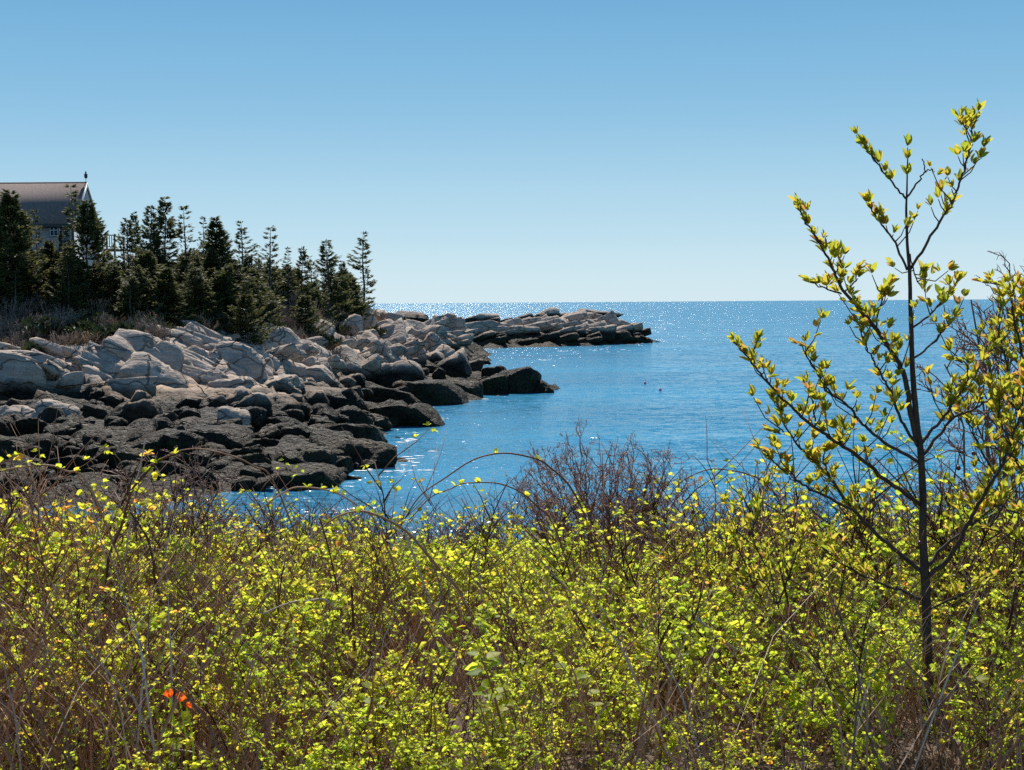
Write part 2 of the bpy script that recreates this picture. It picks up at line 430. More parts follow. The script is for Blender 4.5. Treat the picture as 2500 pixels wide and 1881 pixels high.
M = {}
M['rock'] = mat_rock(); M['bald'] = mat_rock(bald=1.9); M['terrain'] = mat_rock(True); M['water'] = mat_water()
M['needle'] = mat_leaf('spruce_needles', [(0.0, (0.04, 0.05, 0.02)), (0.45, (0.10, 0.11, 0.036)), (0.8, (0.20, 0.19, 0.055)), (1.0, (0.24, 0.16, 0.07))], 0.42, 0.6)
M['bark'] = mat_ramp('spruce_bark', [(0, (0.045, 0.036, 0.030)), (1, (0.17, 0.15, 0.13))], 0.9, 0.2)
M['scrub'] = mat_ramp('bare_scrub_twigs', [(0, (0.10, 0.075, 0.065)), (0.5, (0.26, 0.195, 0.16)), (0.85, (0.38, 0.26, 0.15)), (1, (0.46, 0.21, 0.08))], 0.85, 0.2)
M['juniper'] = mat_leaf('low_evergreen', [(0, (0.018, 0.03, 0.018)), (0.6, (0.05, 0.065, 0.02)), (1, (0.13, 0.13, 0.03))], 0.25, 0.6)
M['stem'] = mat_ramp('bramble_stems', [(0, (0.050, 0.025, 0.016)), (0.4, (0.26, 0.12, 0.065)), (0.7, (0.43, 0.25, 0.15)), (1, (0.64, 0.54, 0.43))], 0.65, 0.18)
M['leaf'] = mat_leaf('spring_leaves', [(0, (0.13, 0.22, 0.018)), (0.35, (0.29, 0.37, 0.022)), (0.7, (0.46, 0.45, 0.028)), (0.92, (0.58, 0.42, 0.03)), (1, (0.55, 0.26, 0.04))], 0.68, 0.5, 1.9, 0.98)
M['tleaf'] = mat_leaf('sapling_leaves', [(0, (0.16, 0.23, 0.02)), (0.4, (0.33, 0.35, 0.03)), (0.75, (0.47, 0.39, 0.045)), (1, (0.42, 0.21, 0.06))], 0.64, 0.42, 1.5)
M['litter'] = mat_ramp('dry_straw', [(0, (0.18, 0.10, 0.06)), (0.5, (0.44, 0.225, 0.12)), (1, (0.68, 0.53, 0.37))], 0.7, 0.35)
M['tbark'] = mat_ramp('sapling_bark', [(0, (0.03, 0.023, 0.019)), (0.6, (0.095, 0.072, 0.057)), (1, (0.26, 0.215, 0.18))], 0.75, 0.12, 34.0)
M['twig'] = mat_ramp('bare_shrub_twigs', [(0, (0.06, 0.036, 0.030)), (0.6, (0.16, 0.09, 0.07)), (1, (0.30, 0.14, 0.10))], 0.6, 0.45)
M['shingle'] = mat_flat('roof_shingles', (0.20, 0.155, 0.14), 0.85, 0.3, 6.0, 0.6)
M['siding'] = mat_flat('beige_siding', (0.42, 0.33, 0.30), 0.8, 0.08)
M['gable'] = mat_flat('pale_gable_boards', (0.80, 0.84, 0.86), 0.7, 0.05)
M['trim'] = mat_flat('white_trim', (0.5, 0.52, 0.53), 0.5, 0.04)
M['darktrim'] = mat_flat('dark_fascia', (0.05, 0.06, 0.06), 0.6, 0.1)
M['glass'] = mat_flat('window_glass', (0.03, 0.045, 0.06), 0.08, 0.1)
M['wood'] = mat_flat('weathered_deck_wood', (0.26, 0.17, 0.10), 0.8, 0.2)
M['iron'] = mat_flat('dark_iron', (0.03, 0.035, 0.035), 0.5, 0.1)
M['petal'] = mat_leaf('orange_petals', [(0, (0.85, 0.10, 0.015)), (1, (0.95, 0.28, 0.03))], 0.5, 0.4, 1.1)
M['hip'] = mat_flat('rose_hip_skin', (0.12, 0.012, 0.012), 0.3, 0.3)
M['buoy'] = mat_flat('pink_buoy_paint', (0.9, 0.28, 0.4), 0.4, 0.05)
M['foam'] = mat_flat('sea_foam_and_glints', (0.5, 0.56, 0.6), 0.6, 0.2, 2.0)  # grey white for foam and for the painted glints

# ------------------------------------------------------------------ sea
def build_sea():
    xs = [-40000, -2000, -300, 300, 2000, 40000]; ys = [-200, 30, 300, 2000, 10000, 60000]
    V = [(x, y, 0) for y in ys for x in xs]
    k = len(xs)
    F = [(j * k + i, j * k + i + 1, (j + 1) * k + i + 1, (j + 1) * k + i) for j in range(len(ys) - 1) for i in range(k - 1)]
    tag(obj('sea', np_mesh('sea', V, F, [M['water']], smooth=False)), 'blue sea reaching to the horizon', kind='structure')
build_sea()

# ------------------------------------------------------------------ headland terrain (surface through measured points)
CP = [  # u, v, distance, vegetated
 (0, 1230, 70, 0), (0, 1120, 81, 0), (0, 1015, 94, 0), (0, 965, 100, 0), (0, 905, 104, 0), (-20, 876, 106, .5), (0, 800, 113, 1), (0, 720, 128, 1), (0, 660, 142, 1),
 (250, 1215, 72, 0), (250, 1095, 84, 0), (250, 1010, 94, 0), (250, 972, 99, 0), (250, 905, 103, 0), (250, 850, 107, 0.1), (255, 822, 110, 1), (120, 848, 107, .8), (30, 868, 106, .7), (120, 905, 103, 0), (250, 745, 124, 1), (250, 690, 140, 1),
 (500, 1205, 73, 0), (500, 1095, 84, 0), (500, 1010, 96, 0), (500, 955, 104, 0), (510, 900, 109, 0), (500, 830, 115, 0), (480, 790, 119, .8), (500, 740, 128, 1), (500, 690, 145, 1),
 (690, 1195, 75, 0), (700, 1105, 84, 0), (700, 1010, 100, 0), (680, 945, 112, 0), (680, 890, 120, 0), (660, 830, 125, 0), (650, 775, 130, .5), (720, 800, 140, 1), (740, 750, 148, 1), (700, 705, 165, 1), (720, 850, 132, .4),
 (830, 1160, 80, 0), (850, 1125, 88, 0), (850, 1045, 102, 0), (850, 965, 122, 0), (850, 905, 138, 0), (840, 850, 150, 0), (820, 800, 160, .9), (800, 765, 172, 1), (880, 768, 185, .8), (840, 742, 200, 1),
 (950, 1043, 112, 0), (960, 985, 130, 0), (960, 925, 148, 0), (960, 885, 160, 0), (960, 825, 178, 0), (950, 778, 200, 0), (920, 762, 205, .3),
 (1040, 1003, 128, 0), (1050, 935, 150, 0), (1050, 885, 170, 0), (1050, 845, 190, 0), (1040, 795, 235, 0), (1080, 786, 270, 0),
 (1110, 955, 152, 0), (1110, 912, 165, 0), (1095, 880, 190, 0), (1200, 957, 156, 0), (1265, 915, 163, 0), (1300, 930, 160, 0), (1352, 966, 153, 0),
 (1100, 853, 309, 0), (1350, 848, 316, 0), (1590, 838, 345, 0), (1080, 800, 325, 0), (1200, 800, 330, 0), (1330, 780, 345, 0), (1450, 782, 350, 0), (1540, 806, 350, 0), (1580, 832, 348, 0), (1150, 830, 314, 0), (1400, 826, 326, 0), (1250, 822, 322, 0)]
XYZ = [  # guards: sea bed, far side, land behind
 (-4, 80, -3, 0), (0, 100, -3.5, 0), (2, 125, -3.5, 0), (8, 140, -3.5, 0), (14, 155, -3.5, 0), (6, 180, -2.5, 0), (-3, 200, -1.8, 0), (0, 230, -3, 0), (-8, 225, -1.2, 0), (-2, 260, -3, 0), (-9, 280, -1.5, 0),
 (-4, 295, -2, 0), (8, 300, -3, 0), (25, 310, -4, 0), (45, 335, -4, 0), (60, 360, -5, 0), (40, 385, -5, 0), (10, 385, -5, 0), (-20, 385, -5, 0), (-30, 330, -4, 0), (-38, 290, -3, 0), (-45, 250, 0, .5),
 (-55, 220, 4, 1), (-80, 200, 9, 1), (-95, 160, 13, 1), (-95, 120, 10, 1), (-80, 105, 7, 1), (-70, 88, 2, 0), (-60, 60, 1, 0), (-35, 50, .5, 0), (-20, 45, -1, 0), (0, 45, -3, 0), (30, 60, -5, 0), (40, 120, -6, 0), (40, 200, -6, 0), (45, 270, -6, 0), (-12, 66, -1.4, 0), (-45, 165, 12, 1), (-60, 145, 13.3, 1), (-42, 138, 12.6, 1), (-18, 66, -.7, 0), (-95, 230, 6, 1), (-90, 280, -2, 0), (-60, 330, -5, 0)]
PTS = np.array([list(pix(u, v, Y)) + [g] for u, v, Y, g in CP] + [list(p) for p in XYZ])
_K = np.linalg.norm(PTS[:, None, :2] - PTS[None, :, :2], axis=2)
_A = np.block([[_K + 0 * np.eye(len(PTS)), np.ones((len(PTS), 1))], [np.ones((1, len(PTS))), np.zeros((1, 1))]])
_W = np.linalg.solve(_A, np.vstack([PTS[:, 2:4], np.zeros((1, 2))]))

def land(X, Y, detail=True):
    X = np.atleast_1d(np.asarray(X, float)); Y = np.atleast_1d(np.asarray(Y, float))
    out = np.empty(X.shape + (2,))
    flat, fx, fy = out.reshape(-1, 2), X.ravel(), Y.ravel()
    for s in range(0, len(fx), 40000):
        d = np.sqrt((fx[s:s + 40000, None] - PTS[None, :, 0]) ** 2 + (fy[s:s + 40000, None] - PTS[None, :, 1]) ** 2)
        flat[s:s + 40000] = d @ _W[:-1] + _W[-1]
    z, g = out[..., 0], out[..., 1]
    if detail:
        P = np.stack([X, Y, np.zeros_like(X)], -1)
        low = np.clip((4.2 - z) / 1.5, 0, 1) * np.clip((z + 0.6) / 0.9, 0, 1)
        z = z + 0.5 * fbm(P, 0.22, 3, 5) * np.clip(1.2 - g, 0.3, 1) + 0.22 * np.abs(fbm(P, 0.8, 3, 9)) * np.clip(1 - g, 0, 1)
        rockm = np.clip((z - 2.6) / 0.8, 0, 1) * np.clip(1 - 2 * g, 0, 1)
        east = np.clip((X + 24) / 6, 0, 1)
        st = (X * (0.34 + 0.12 * east) + 0.16 * Y + 1.1 * fbm(P, 0.12, 2, 61)) / 1.25
        saw = st - np.floor(st)
        st2 = (0.5 * Y - 0.12 * X + 0.9 * fbm(P, 0.15, 2, 67)) / 1.7
        saw2 = st2 - np.floor(st2)
        z = z + rockm * (1.15 * (saw - 0.5) * (2 * east - 1) + 0.8 * (saw2 - 0.5) - 0.1) - 0.35 * low
        z = z + low * (0.85 - 1.9 * np.abs(vnoise(P * np.array([1, 0.8, 1]), 0.30, 31))) * 0.62 + low * 0.3 * (0.4 - np.abs(vnoise(P, 0.75, 37)))
    return z, g

def hit_land(u, v, y0=60.0, y1=420.0):
    d = ray(u, v); Y = np.arange(y0, y1, 0.4)
    P = EYE[None] + d[None] * (Y / d[1])[:, None]
    z, _ = land(P[:, 0], P[:, 1], False)
    k = np.nonzero(P[:, 2] < z)[0]
    if len(k): return float(Y[k[0]])
    return float(EYE[2] / max(1e-4, -d[2] / d[1]))

def build_headland():
    xs = np.arange(-74, 48, 0.5); ys = np.arange(60, 388, 0.5)
    X, Y = np.meshgrid(xs, ys)
    z, g = land(X, Y)
    V = np.stack([X, Y, z], -1).reshape(-1, 3)
    nx = len(xs); i = np.arange(len(ys) - 1)[:, None] * nx + np.arange(nx - 1)[None]
    keep = (np.maximum.reduce([z[:-1, :-1], z[1:, :-1], z[:-1, 1:], z[1:, 1:]]) > -1.5).ravel()
    F = np.stack([i, i + 1, i + nx + 1, i + nx], -1).reshape(-1, 4)[keep]
    o = obj('headland_ground', np_mesh('headland_ground', V, F, [M['terrain']], attrs={'veg': g.ravel()}))
    tag(o, 'rocky headland ground under slabs, scrub and spruces', kind='structure')
build_headland()

# ------------------------------------------------------------------ near bluff
def bluff(X, Y):
    X = np.asarray(X, float); Y = np.asarray(Y, float)
    t = np.clip(Y - 5.0, 0, None)
    z = CAM_H - 1.72 - 0.05 * t - 0.012 * t * t + np.clip(5 - Y, 0, 6) * 0.01
    P = np.stack(np.broadcast_arrays(X, Y, np.zeros_like(X)), -1)
    return np.maximum(z, -3.0) + 0.06 * fbm(P, 0.9, 3, 3) + 0.03 * np.clip(-X - 1, 0, 6) * np.clip((Y - 6) / 6, 0, 1)

def build_bluff():
    xs = np.arange(-34, 34.1, 0.2); ys = np.arange(-8, 46, 0.2)
    X, Y = np.meshgrid(xs, ys)
    V = np.stack([X, Y, bluff(X, Y)], -1).reshape(-1, 3); nx = len(xs)
    i = np.arange(len(ys) - 1)[:, None] * nx + np.arange(nx - 1)[None]
    F = np.stack([i, i + 1, i + nx + 1, i + nx], -1).reshape(-1, 4)
    m, n, l, out = new_mat('leaf_litter_soil')
    geo = n.new('ShaderNodeNewGeometry'); pos = geo.outputs['Position']
    a = noise(n, l, pos, 9, 5, 0.7); b = noise(n, l, pos, 45, 4, 0.7)
    col = mix_col(n, l, mrange(n, l, a, 0.35, 0.68), (0.11, 0.066, 0.042), (0.26, 0.165, 0.105))
    col = mix_col(n, l, mrange(n, l, b, 0.55, 0.72), col, (0.45, 0.34, 0.24))
    bp = n.new('ShaderNodeBump'); bp.inputs['Distance'].default_value = 0.05; l.new(b, bp.inputs['Height'])
    p = n.new('ShaderNodeBsdfPrincipled'); l.new(col, p.inputs['Base Color']); p.inputs['Roughness'].default_value = 0.85
    l.new(bp.outputs[0], p.inputs['Normal']); l.new(p.outputs[0], out.inputs[0])
    tag(obj('bluff_ground', np_mesh('bluff_ground', V, F, [m])), 'brown litter covered ground of the near bluff', kind='structure')
build_bluff()

# ------------------------------------------------------------------ rocks
def ico(sub):
    import bmesh
    bm = bmesh.new(); bmesh.ops.create_icosphere(bm, subdivisions=sub, radius=1.0)
    V = np.array([v.co[:] for v in bm.verts]); F = np.array([[v.index for v in f.verts] for f in bm.faces]); bm.free()
    return V / np.linalg.norm(V, axis=1, keepdims=True), F
ICO = {s: ico(s) for s in (3, 4, 5)}

def rock_mesh(name, dims, seed, sharp=15.0, cuts=9, rough=0.05, sub=4, grooves=0.0, joints=2):
    r = np.random.default_rng(seed)
    D, F = ICO[sub]
    box = np.vstack([np.eye(3), -np.eye(3)]) + r.normal(0, 0.12, (6, 3))
    ext = r.normal(0, 1, (cuts, 3)); ext[:, 2] = np.abs(ext[:, 2]) * 0.8
    Nn = np.vstack([box, ext]); Nn /= np.linalg.norm(Nn, axis=1, keepdims=True)
    h = np.concatenate([r.uniform(0.86, 1.0, 6), r.uniform(0.86, 1.2, cuts)])
    a = np.clip(D @ Nn.T / h[None], 0, None)
    R = (a ** sharp).sum(1) ** (-1.0 / sharp)
    V = D * R[:, None]
    V = V * np.array(dims)[None] / 2
    s = max(dims)
    n = fbm(V + seed * 7.3, 2.6 / s, 5, seed % 97, 0.55) * rough * s * 0.55
    if grooves:
        q = V * np.array([0.35, 2.6, 2.6])[None]
        n = n - grooves * s * 0.06 * np.abs(fbm(q + seed, 1.6 / s * 2, 3, seed % 53))
    for j in range(joints):          # weathered joints split the block
        q = r.normal(0, 1, 3); q[2] *= 0.35; q[1] *= 0.5; q /= np.linalg.norm(q)
        dist = V @ q - r.uniform(-0.3, 0.3) * s + 0.05 * s * fbm(V + j * 3.1, 1.5 / s, 2, seed % 31 + j)
        n = n - 0.05 * s * np.exp(-(dist / (0.022 * s)) ** 2) + 0.012 * s * np.sign(dist) * (j % 2)
    V = V + D * n[:, None]
    return np_mesh(name, V, F, [M['rock']])

ROCK_N = [0]
def add_rock(name, u, v, L, T, tilt, label, cat, group=None, dep=0.95, sharp=26.0, cuts=7, rough=0.05, sub=4, yaw=0.0, Y=None, lean=0.0, grooves=0.0, seed=None):
    """u,v centre of the visible face in the photo, L length and T thickness in photo pixels; distance from the ground it stands on"""
    ROCK_N[0] += 1
    sd = seed if seed is not None else 1000 + ROCK_N[0] * 13
    if Y is None: Y = hit_land(u, v + 0.38 * T)
    if not lean: lean = np.random.default_rng(sd).normal(-6, 9)
    L = L * (0.9 if abs(tilt) > 15 else 1.0)
    w, t = L / F_PX * Y, T / F_PX * Y
    d = max(0.6 * t, dep * min(w, 2.2 * t))
    Yc = Y + 0.32 * d
    c = pix(u, v, Yc)
    h = t * 1.22
    if name.startswith('granite'): h, lean, rough = h * 1.12, lean - 32, min(rough, .026)
    c[2] -= 0.5 * (h * 1.2 - t * 1.0)
    if name == 'granite_slab': c[2] -= 0.36 * d * math.sin(math.radians(max(0, -lean)))
    m = rock_mesh(name, (w * 1.22, d * 1.1, h * 1.2), sd, sharp, cuts, rough, sub, grooves, 0 if rough > .055 else (2 if sub > 3 else 1))
    if name == 'pale_boulder': m.materials[0] = M['bald']
    o = obj(name, m, loc=c)
    o.rotation_euler = (math.radians(lean), -math.radians(tilt), math.radians(yaw))
    tag(o, label, cat, group, 'thing')
    return o

CLIFF = [  # name, u, v, L, T, tilt, label, options
 ('granite_slab', 62, 918, 150, 66, -30, 'pale granite slab sloping down at the far left edge of the shore cliff', dict(grooves=1)),
 ('granite_boulder', 28, 930, 74, 44, -12, 'smooth grey boulder against the leftmost pale granite slab', {}),
 ('granite_slab', 178, 888, 250, 72, -17, 'broad furrowed pale slab under the brown shrubs at left', dict(grooves=2.2)),
 ('granite_slab', 245, 876, 118, 62, -38, 'grooved bluish grey slab between furrowed slab and rounded boulders', dict(grooves=1.4)),
 ('granite_boulder', 316, 876, 92, 40, -42, 'long smooth boulder leaning down beside the big rounded cliff block', dict(sharp=19.04)),
 ('granite_boulder', 362, 864, 108, 62, -14, 'big rounded pale block crowning the middle of the left cliff', dict(sharp=16.32)),
 ('granite_slab', 400, 848, 130, 56, -28, 'pale sloping slab behind the big rounded cliff block', dict(grooves=.8)),
 ('granite_slab', 412, 812, 92, 34, -10, 'shaded blue grey block directly under the dense spruces', dict(sharp=32.64)),
 ('granite_slab', 468, 810, 60, 46, -35, 'shaded blue grey wedge under the spruces, right of the flat shaded block', dict(sharp=32.64)),
 ('granite_slab', 490, 868, 122, 62, -40, 'steep grooved grey slab right of the big rounded cliff block', dict(grooves=1.4)),
 ('granite_slab', 486, 902, 96, 34, -10, 'low rusty tan ledge at the foot of the grooved slab', {}),
 ('granite_boulder', 375, 922, 108, 64, -30, 'split grey block below the big rounded cliff block', dict(sharp=32.64)),
 ('dark_ledge', 268, 944, 130, 34, 3, 'long black ledge with sunlit upper edge at the foot of the cliff', dict(sharp=32.64)),
 ('granite_boulder', 170, 930, 50, 26, 0, 'small pale boulder at the foot of the furrowed slab', {}),
 ('granite_slab', 550, 848, 96, 46, -22, 'blocky pale ledge at the middle of the cliff with sunlit streaks', dict(grooves=1)),
 ('granite_slab', 590, 824, 100, 52, -55, 'grooved blue shaded slab below the darkest spruce', dict(grooves=1.4)),
 ('granite_slab', 662, 812, 84, 78, -48, 'tall blue shaded cliff face with sunlit right edge', dict(sharp=27.2)),
 ('granite_slab', 570, 884, 128, 62, -25, 'smooth wide cliff face below the streaked ledge', dict(grooves=.8)),
 ('granite_boulder', 624, 858, 38, 30, 0, 'small rounded sunlit knob on the cliff right of the streaked ledge', {}),
 ('granite_slab', 640, 872, 150, 20, 32, 'thin diagonal rib rising right in front of the shaded cliff face', {}),
 ('granite_boulder', 758, 858, 72, 56, -12, 'large square pale block standing alone below the scrub', dict(sharp=38.08)),
 ('granite_slab', 702, 868, 74, 34, 24, 'slanted pale block leaning on the large square block', dict(sharp=29.92)),
 ('granite_boulder', 640, 893, 52, 28, 15, 'light broken block at the foot of the diagonal rib', {}),
 ('granite_boulder', 690, 896, 46, 24, 10, 'light broken block just left of the dark hollow boulder', {}),
 ('granite_boulder', 755, 892, 76, 26, 8, 'flat grey rock under the large square block', {}),
 ('dark_boulder', 716, 912, 48, 38, 0, 'round black hollow looking boulder below the large square block', {}),
 ('dark_slab', 765, 915, 84, 44, 26, 'dark slab rising right beside the black round boulder', dict(sharp=27.2)),
 ('granite_slab', 838, 870, 96, 62, 34, 'lowest tan block of the long ridge rising to the right', dict(sharp=24.48)),
 ('granite_slab', 885, 836, 110, 58, 36, 'middle tan block of the long ridge rising to the right', dict(sharp=24.48)),
 ('granite_slab', 925, 852, 76, 54, 25, 'cracked tan block in front of the big tilted plate', dict(sharp=32.64)),
 ('granite_slab', 866, 898, 128, 24, 31, 'narrow grey rib between the tan ridge and the whale shaped ledge', {}),
 ('granite_slab', 938, 908, 190, 62, 22, 'whale shaped ledge, tan above and black below, in the middle of the shore', dict(sharp=5)),
 ('granite_slab', 945, 814, 112, 56, 20, 'big tilted tan plate with a crack across it below the lone spruce', dict(sharp=38.08)),
 ('granite_slab', 992, 832, 58, 56, 28, 'upright tan block to the right of the big tilted plate', dict(sharp=35.36)),
 ('granite_slab', 1018, 822, 80, 44, -35, 'tan slab sloping down right towards the hidden cove', dict(sharp=32.64)),
 ('granite_boulder', 1010, 862, 62, 36, -20, 'small grey broken blocks edge above the whale shaped ledge', {}),
 ('granite_boulder', 1056, 843, 62, 44, -28, 'tan angular boulder at the end of the tilted plates', dict(sharp=35.36)),
 ('granite_boulder', 1078, 862, 50, 50, -40, 'grey pyramid shaped boulder by the hidden cove', dict(sharp=43.52)),
 ('granite_boulder', 1060, 872, 46, 36, 0, 'little dark grey boulder under the pyramid shaped boulder', {}),
 ('granite_boulder', 780, 796, 66, 54, -28, 'pale dome of rock in the scrub left of the lone spruce', dict(sharp=19.04)),
 ('granite_boulder', 852, 796, 62, 48, -35, 'pale boulder half covered by scrub under the lone spruce', dict(sharp=19.04)),
 ('granite_boulder', 878, 778, 50, 44, -50, 'grey rounded boulder directly below the lone spruce trunk', dict(sharp=19.04)),
 ('granite_boulder', 907, 776, 24, 24, 0, 'ball shaped grey boulder right of the lone spruce', dict(sharp=4.6)),
 ('granite_slab', 946, 771, 66, 30, -12, 'tan slab on the skyline beside the lone spruce', {}),
 ('granite_slab', 930, 790, 80, 26, 30, 'tan slanted slab above the big tilted plate', {}),
 ('granite_boulder', 980, 782, 32, 24, 0, 'small block on the skyline in the middle of the spit', {}),
 ('granite_boulder', 1010, 776, 60, 24, -8, 'mauve grey ledge along the skyline of the spit', {}),
 ('granite_slab', 1012, 790, 66, 26, -12, 'rounded tan slab below the mauve skyline ledge', {}),
 ('granite_slab', 1078, 790, 56, 34, -24, 'tan plated block at the outer end of the spit', {}),
 ('granite_slab', 1046, 806, 70, 28, 5, 'flat tan slab in front of the plated block', {}),
 ('granite_boulder', 1108, 784, 28, 18, 0, 'dark little block at the outer end of the spit skyline', {}),
]
SHELF = [
 ('pale_boulder', 138, 1004, 92, 62, -8, 'large rounded pale boulder on the weedy shelf at left', dict(sharp=9.2)),
 ('pale_boulder', 40, 1012, 96, 44, -10, 'flat tan boulder at the left edge of the weedy shelf', {}),
 ('pale_boulder', 95, 1020, 84, 34, -18, 'wedge of tan rock in front of the large rounded pale boulder', dict(sharp=29.92)),
 ('dark_boulder', 240, 960, 36, 24, 0, 'small pyramid boulder in front of the long black ledge', dict(sharp=35.36)),
 ('dark_boulder', 277, 978, 44, 32, 10, 'rounded dark boulder below the long black ledge', {}),
 ('dark_boulder', 346, 972, 42, 32, 0, 'square topped dark boulder below the split grey block', dict(sharp=38.08)),
 ('pale_boulder', 565, 941, 104, 46, 6, 'smooth pinkish boulder mound on the shelf below the cliff', dict(sharp=9.2)),
 ('pale_boulder', 664, 935, 66, 34, -8, 'pinkish low boulder right of the smooth mound', dict(sharp=19.04)),
 ('pale_boulder', 572, 1022, 74, 54, -8, 'bald grey boulder sitting on the weed covered hump', dict(sharp=9.2)),
 ('weedy_boulder', 530, 1066, 150, 74, -5, 'big weed covered hump under the bald grey boulder', dict(sharp=9.2, rough=.09)),
 ('algae_slab', 390, 1032, 96, 36, 22, 'green tinged slab tilted up to the right on the shelf', dict(sharp=29.92)),
 ('algae_slab', 236, 1006, 60, 40, -14, 'mossy dark boulder right of the large rounded pale boulder', {}),
 ('algae_slab', 300, 1055, 74, 26, 3, 'flat green stained rock in the middle of the left shelf', {}),
 ('dark_boulder', 380, 1080, 60, 60, 0, 'dark square block standing above the brambles', dict(sharp=35.36)),
 ('dark_boulder', 430, 1076, 46, 58, 5, 'dark upright block beside the square one above the brambles', dict(sharp=32.64)),
 ('algae_slab', 178, 1092, 82, 34, -3, 'flat greenish block behind the yellow leaves at left', dict(sharp=35.36)),
 ('dark_slab', 136, 1048, 118, 24, -4, 'long dark ledge below the wedge of tan rock', {}),
 ('dark_slab', 90, 1085, 100, 40, 4, 'dark broken ledge at the left above the brambles', {}),
 ('dark_boulder', 320, 1000, 60, 26, 0, 'low dark boulder left of the green tinged slab', {}),
 ('weedy_boulder', 470, 985, 70, 34, -5, 'weedy boulder between the cliff foot and the green slab', dict(rough=.09)),
 ('weedy_boulder', 590, 975, 100, 34, 0, 'low weedy hump under the smooth pinkish mound', dict(rough=.09)),
 ('weedy_ledge', 770, 968, 186, 48, -3, 'long weedy mound in the middle of the shore below dark slab', dict(sharp=9.2, rough=.08)),
 ('weedy_ledge', 655, 985, 100, 36, -4, 'weedy hump left of the long weedy mound', dict(rough=.09)),
 ('weedy_ledge', 935, 1010, 240, 50, 4, 'long flat weed covered ledge reaching into the water', dict(sharp=16.32, rough=.05)),
 ('weedy_ledge', 955, 968, 120, 38, -8, 'weedy slope between the whale shaped ledge and flat ledge', dict(rough=.07)),
 ('weedy_dome', 1035, 955, 176, 62, -5, 'big weed covered dome with dark side at the water', dict(sharp=8.28, rough=.05)),
 ('weedy_boulder', 1134, 952, 74, 48, 0, 'dark weedy boulder right of the big dome', dict(rough=.08)),
 ('weedy_boulder', 1202, 944, 72, 52, 12, 'dark weedy boulder touching the rounded end boulder', dict(rough=.08)),
 ('weedy_boulder', 1264, 932, 104, 66, -6, 'largest rounded weedy boulder at the end of the point', dict(sharp=9.2, rough=.05)),
 ('weedy_boulder', 1322, 946, 32, 30, -30, 'small weedy rock stepping down from the end boulder', dict(rough=.08)),
 ('weedy_boulder', 1338, 955, 26, 16, -15, 'rusty tip rock at the very end of the point', dict(rough=.1)),
 ('weedy_boulder', 1098, 896, 84, 44, 18, 'dark sloping boulder above the row of point boulders', dict(rough=.06)),
 ('weedy_boulder', 1150, 896, 44, 32, 0, 'grey topped boulder in the middle of the point', dict(rough=.06)),
 ('weedy_boulder', 1206, 908, 54, 28, 0, 'low dark boulder behind the end boulder', dict(rough=.07)),
 ('weedy_boulder', 1222, 900, 24, 18, 0, 'small round dark rock on top of the point', dict(rough=.07)),
 ('water_rock', 1174, 883, 42, 17, -6, 'black flat rock standing in the water behind the point', dict(Y=228, sharp=12)),
 ('weedy_boulder', 842, 1064, 150, 54, -8, 'large bumpy weedy mass above the inlet', dict(rough=.1)),
 ('weedy_boulder', 806, 1086, 100, 56, 4, 'round black weedy boulder in front of the bumpy mass', dict(sharp=9.2, rough=.07)),
 ('weedy_boulder', 868, 1094, 48, 28, -4, 'low round weedy boulder at the water right of the black one', dict(rough=.07)),
 ('weedy_boulder', 905, 1070, 60, 34, -8, 'weedy rock end beside the rippled inlet', dict(rough=.09)),
 ('weedy_boulder', 965, 1074, 22, 12, 0, 'tiny weedy rock at the tip washed by foam', dict(rough=.1)),
 ('weedy_boulder', 688, 1036, 74, 42, -4, 'weedy boulder left of centre on the shelf below weedy hump', dict(rough=.08)),
 ('weedy_boulder', 728, 1060, 70, 48, 0, 'dark weedy boulder left of the round black one', dict(rough=.08)),
 ('weedy_ledge', 910, 1132, 140, 36, -3, 'low weedy ledge lying in the water of the inlet', dict(rough=.1)),
 ('weedy_boulder', 1026, 1132, 17, 7, 0, 'tiny rock breaking the water off the low ledge', dict(rough=.1)),
 ('weedy_boulder', 830, 1132, 50, 36, 0, 'weedy boulder joining the low ledge to the shore', dict(rough=.09)),
 ('weedy_boulder', 780, 1162, 116, 48, -5, 'broad weedy boulder nearest to the brambles', dict(rough=.09)),
 ('weedy_boulder', 858, 1172, 44, 22, -6, 'small pointed weedy rock in the water nearest the brambles', dict(rough=.09)),
 ('weedy_boulder', 640, 1092, 90, 42, 0, 'weedy boulder right of the big hump', dict(rough=.09)),
 ('weedy_boulder', 700, 1118, 110, 40, -4, 'flat weedy boulder above the broad nearest one', dict(rough=.09)),
 ('weedy_boulder', 600, 1135, 110, 44, 3, 'weedy boulder behind the dark bramble twigs', dict(rough=.09)),
 ('weedy_boulder', 470, 1130, 90, 44, 0, 'weedy boulder just behind the arching pale cane', dict(rough=.09)),
 ('skerry', 945, 1146, 40, 9, 0, 'thin weedy sliver of rock just off the low ledge', dict(rough=.12)),
 ('skerry', 985, 1080, 34, 9, -4, 'flat weedy fragment washed at the inlet mouth', dict(rough=.12)),
 ('skerry', 1052, 1028, 40, 10, -5, 'rusty flat fragment at the tip of the long flat ledge', dict(rough=.12)),
 ('skerry', 905, 1052, 50, 12, 3, 'pinkish flat fragment on the inlet under the flat ledge', dict(rough=.1)),
 ('skerry', 880, 1180, 40, 10, -3, 'thin weedy fragment in the water nearest the thicket', dict(rough=.12)),
 ('water_rock', 1606, 836, 12, 5, 0, 'tiny rock off the right tip of the islet', dict(Y=346)),
]
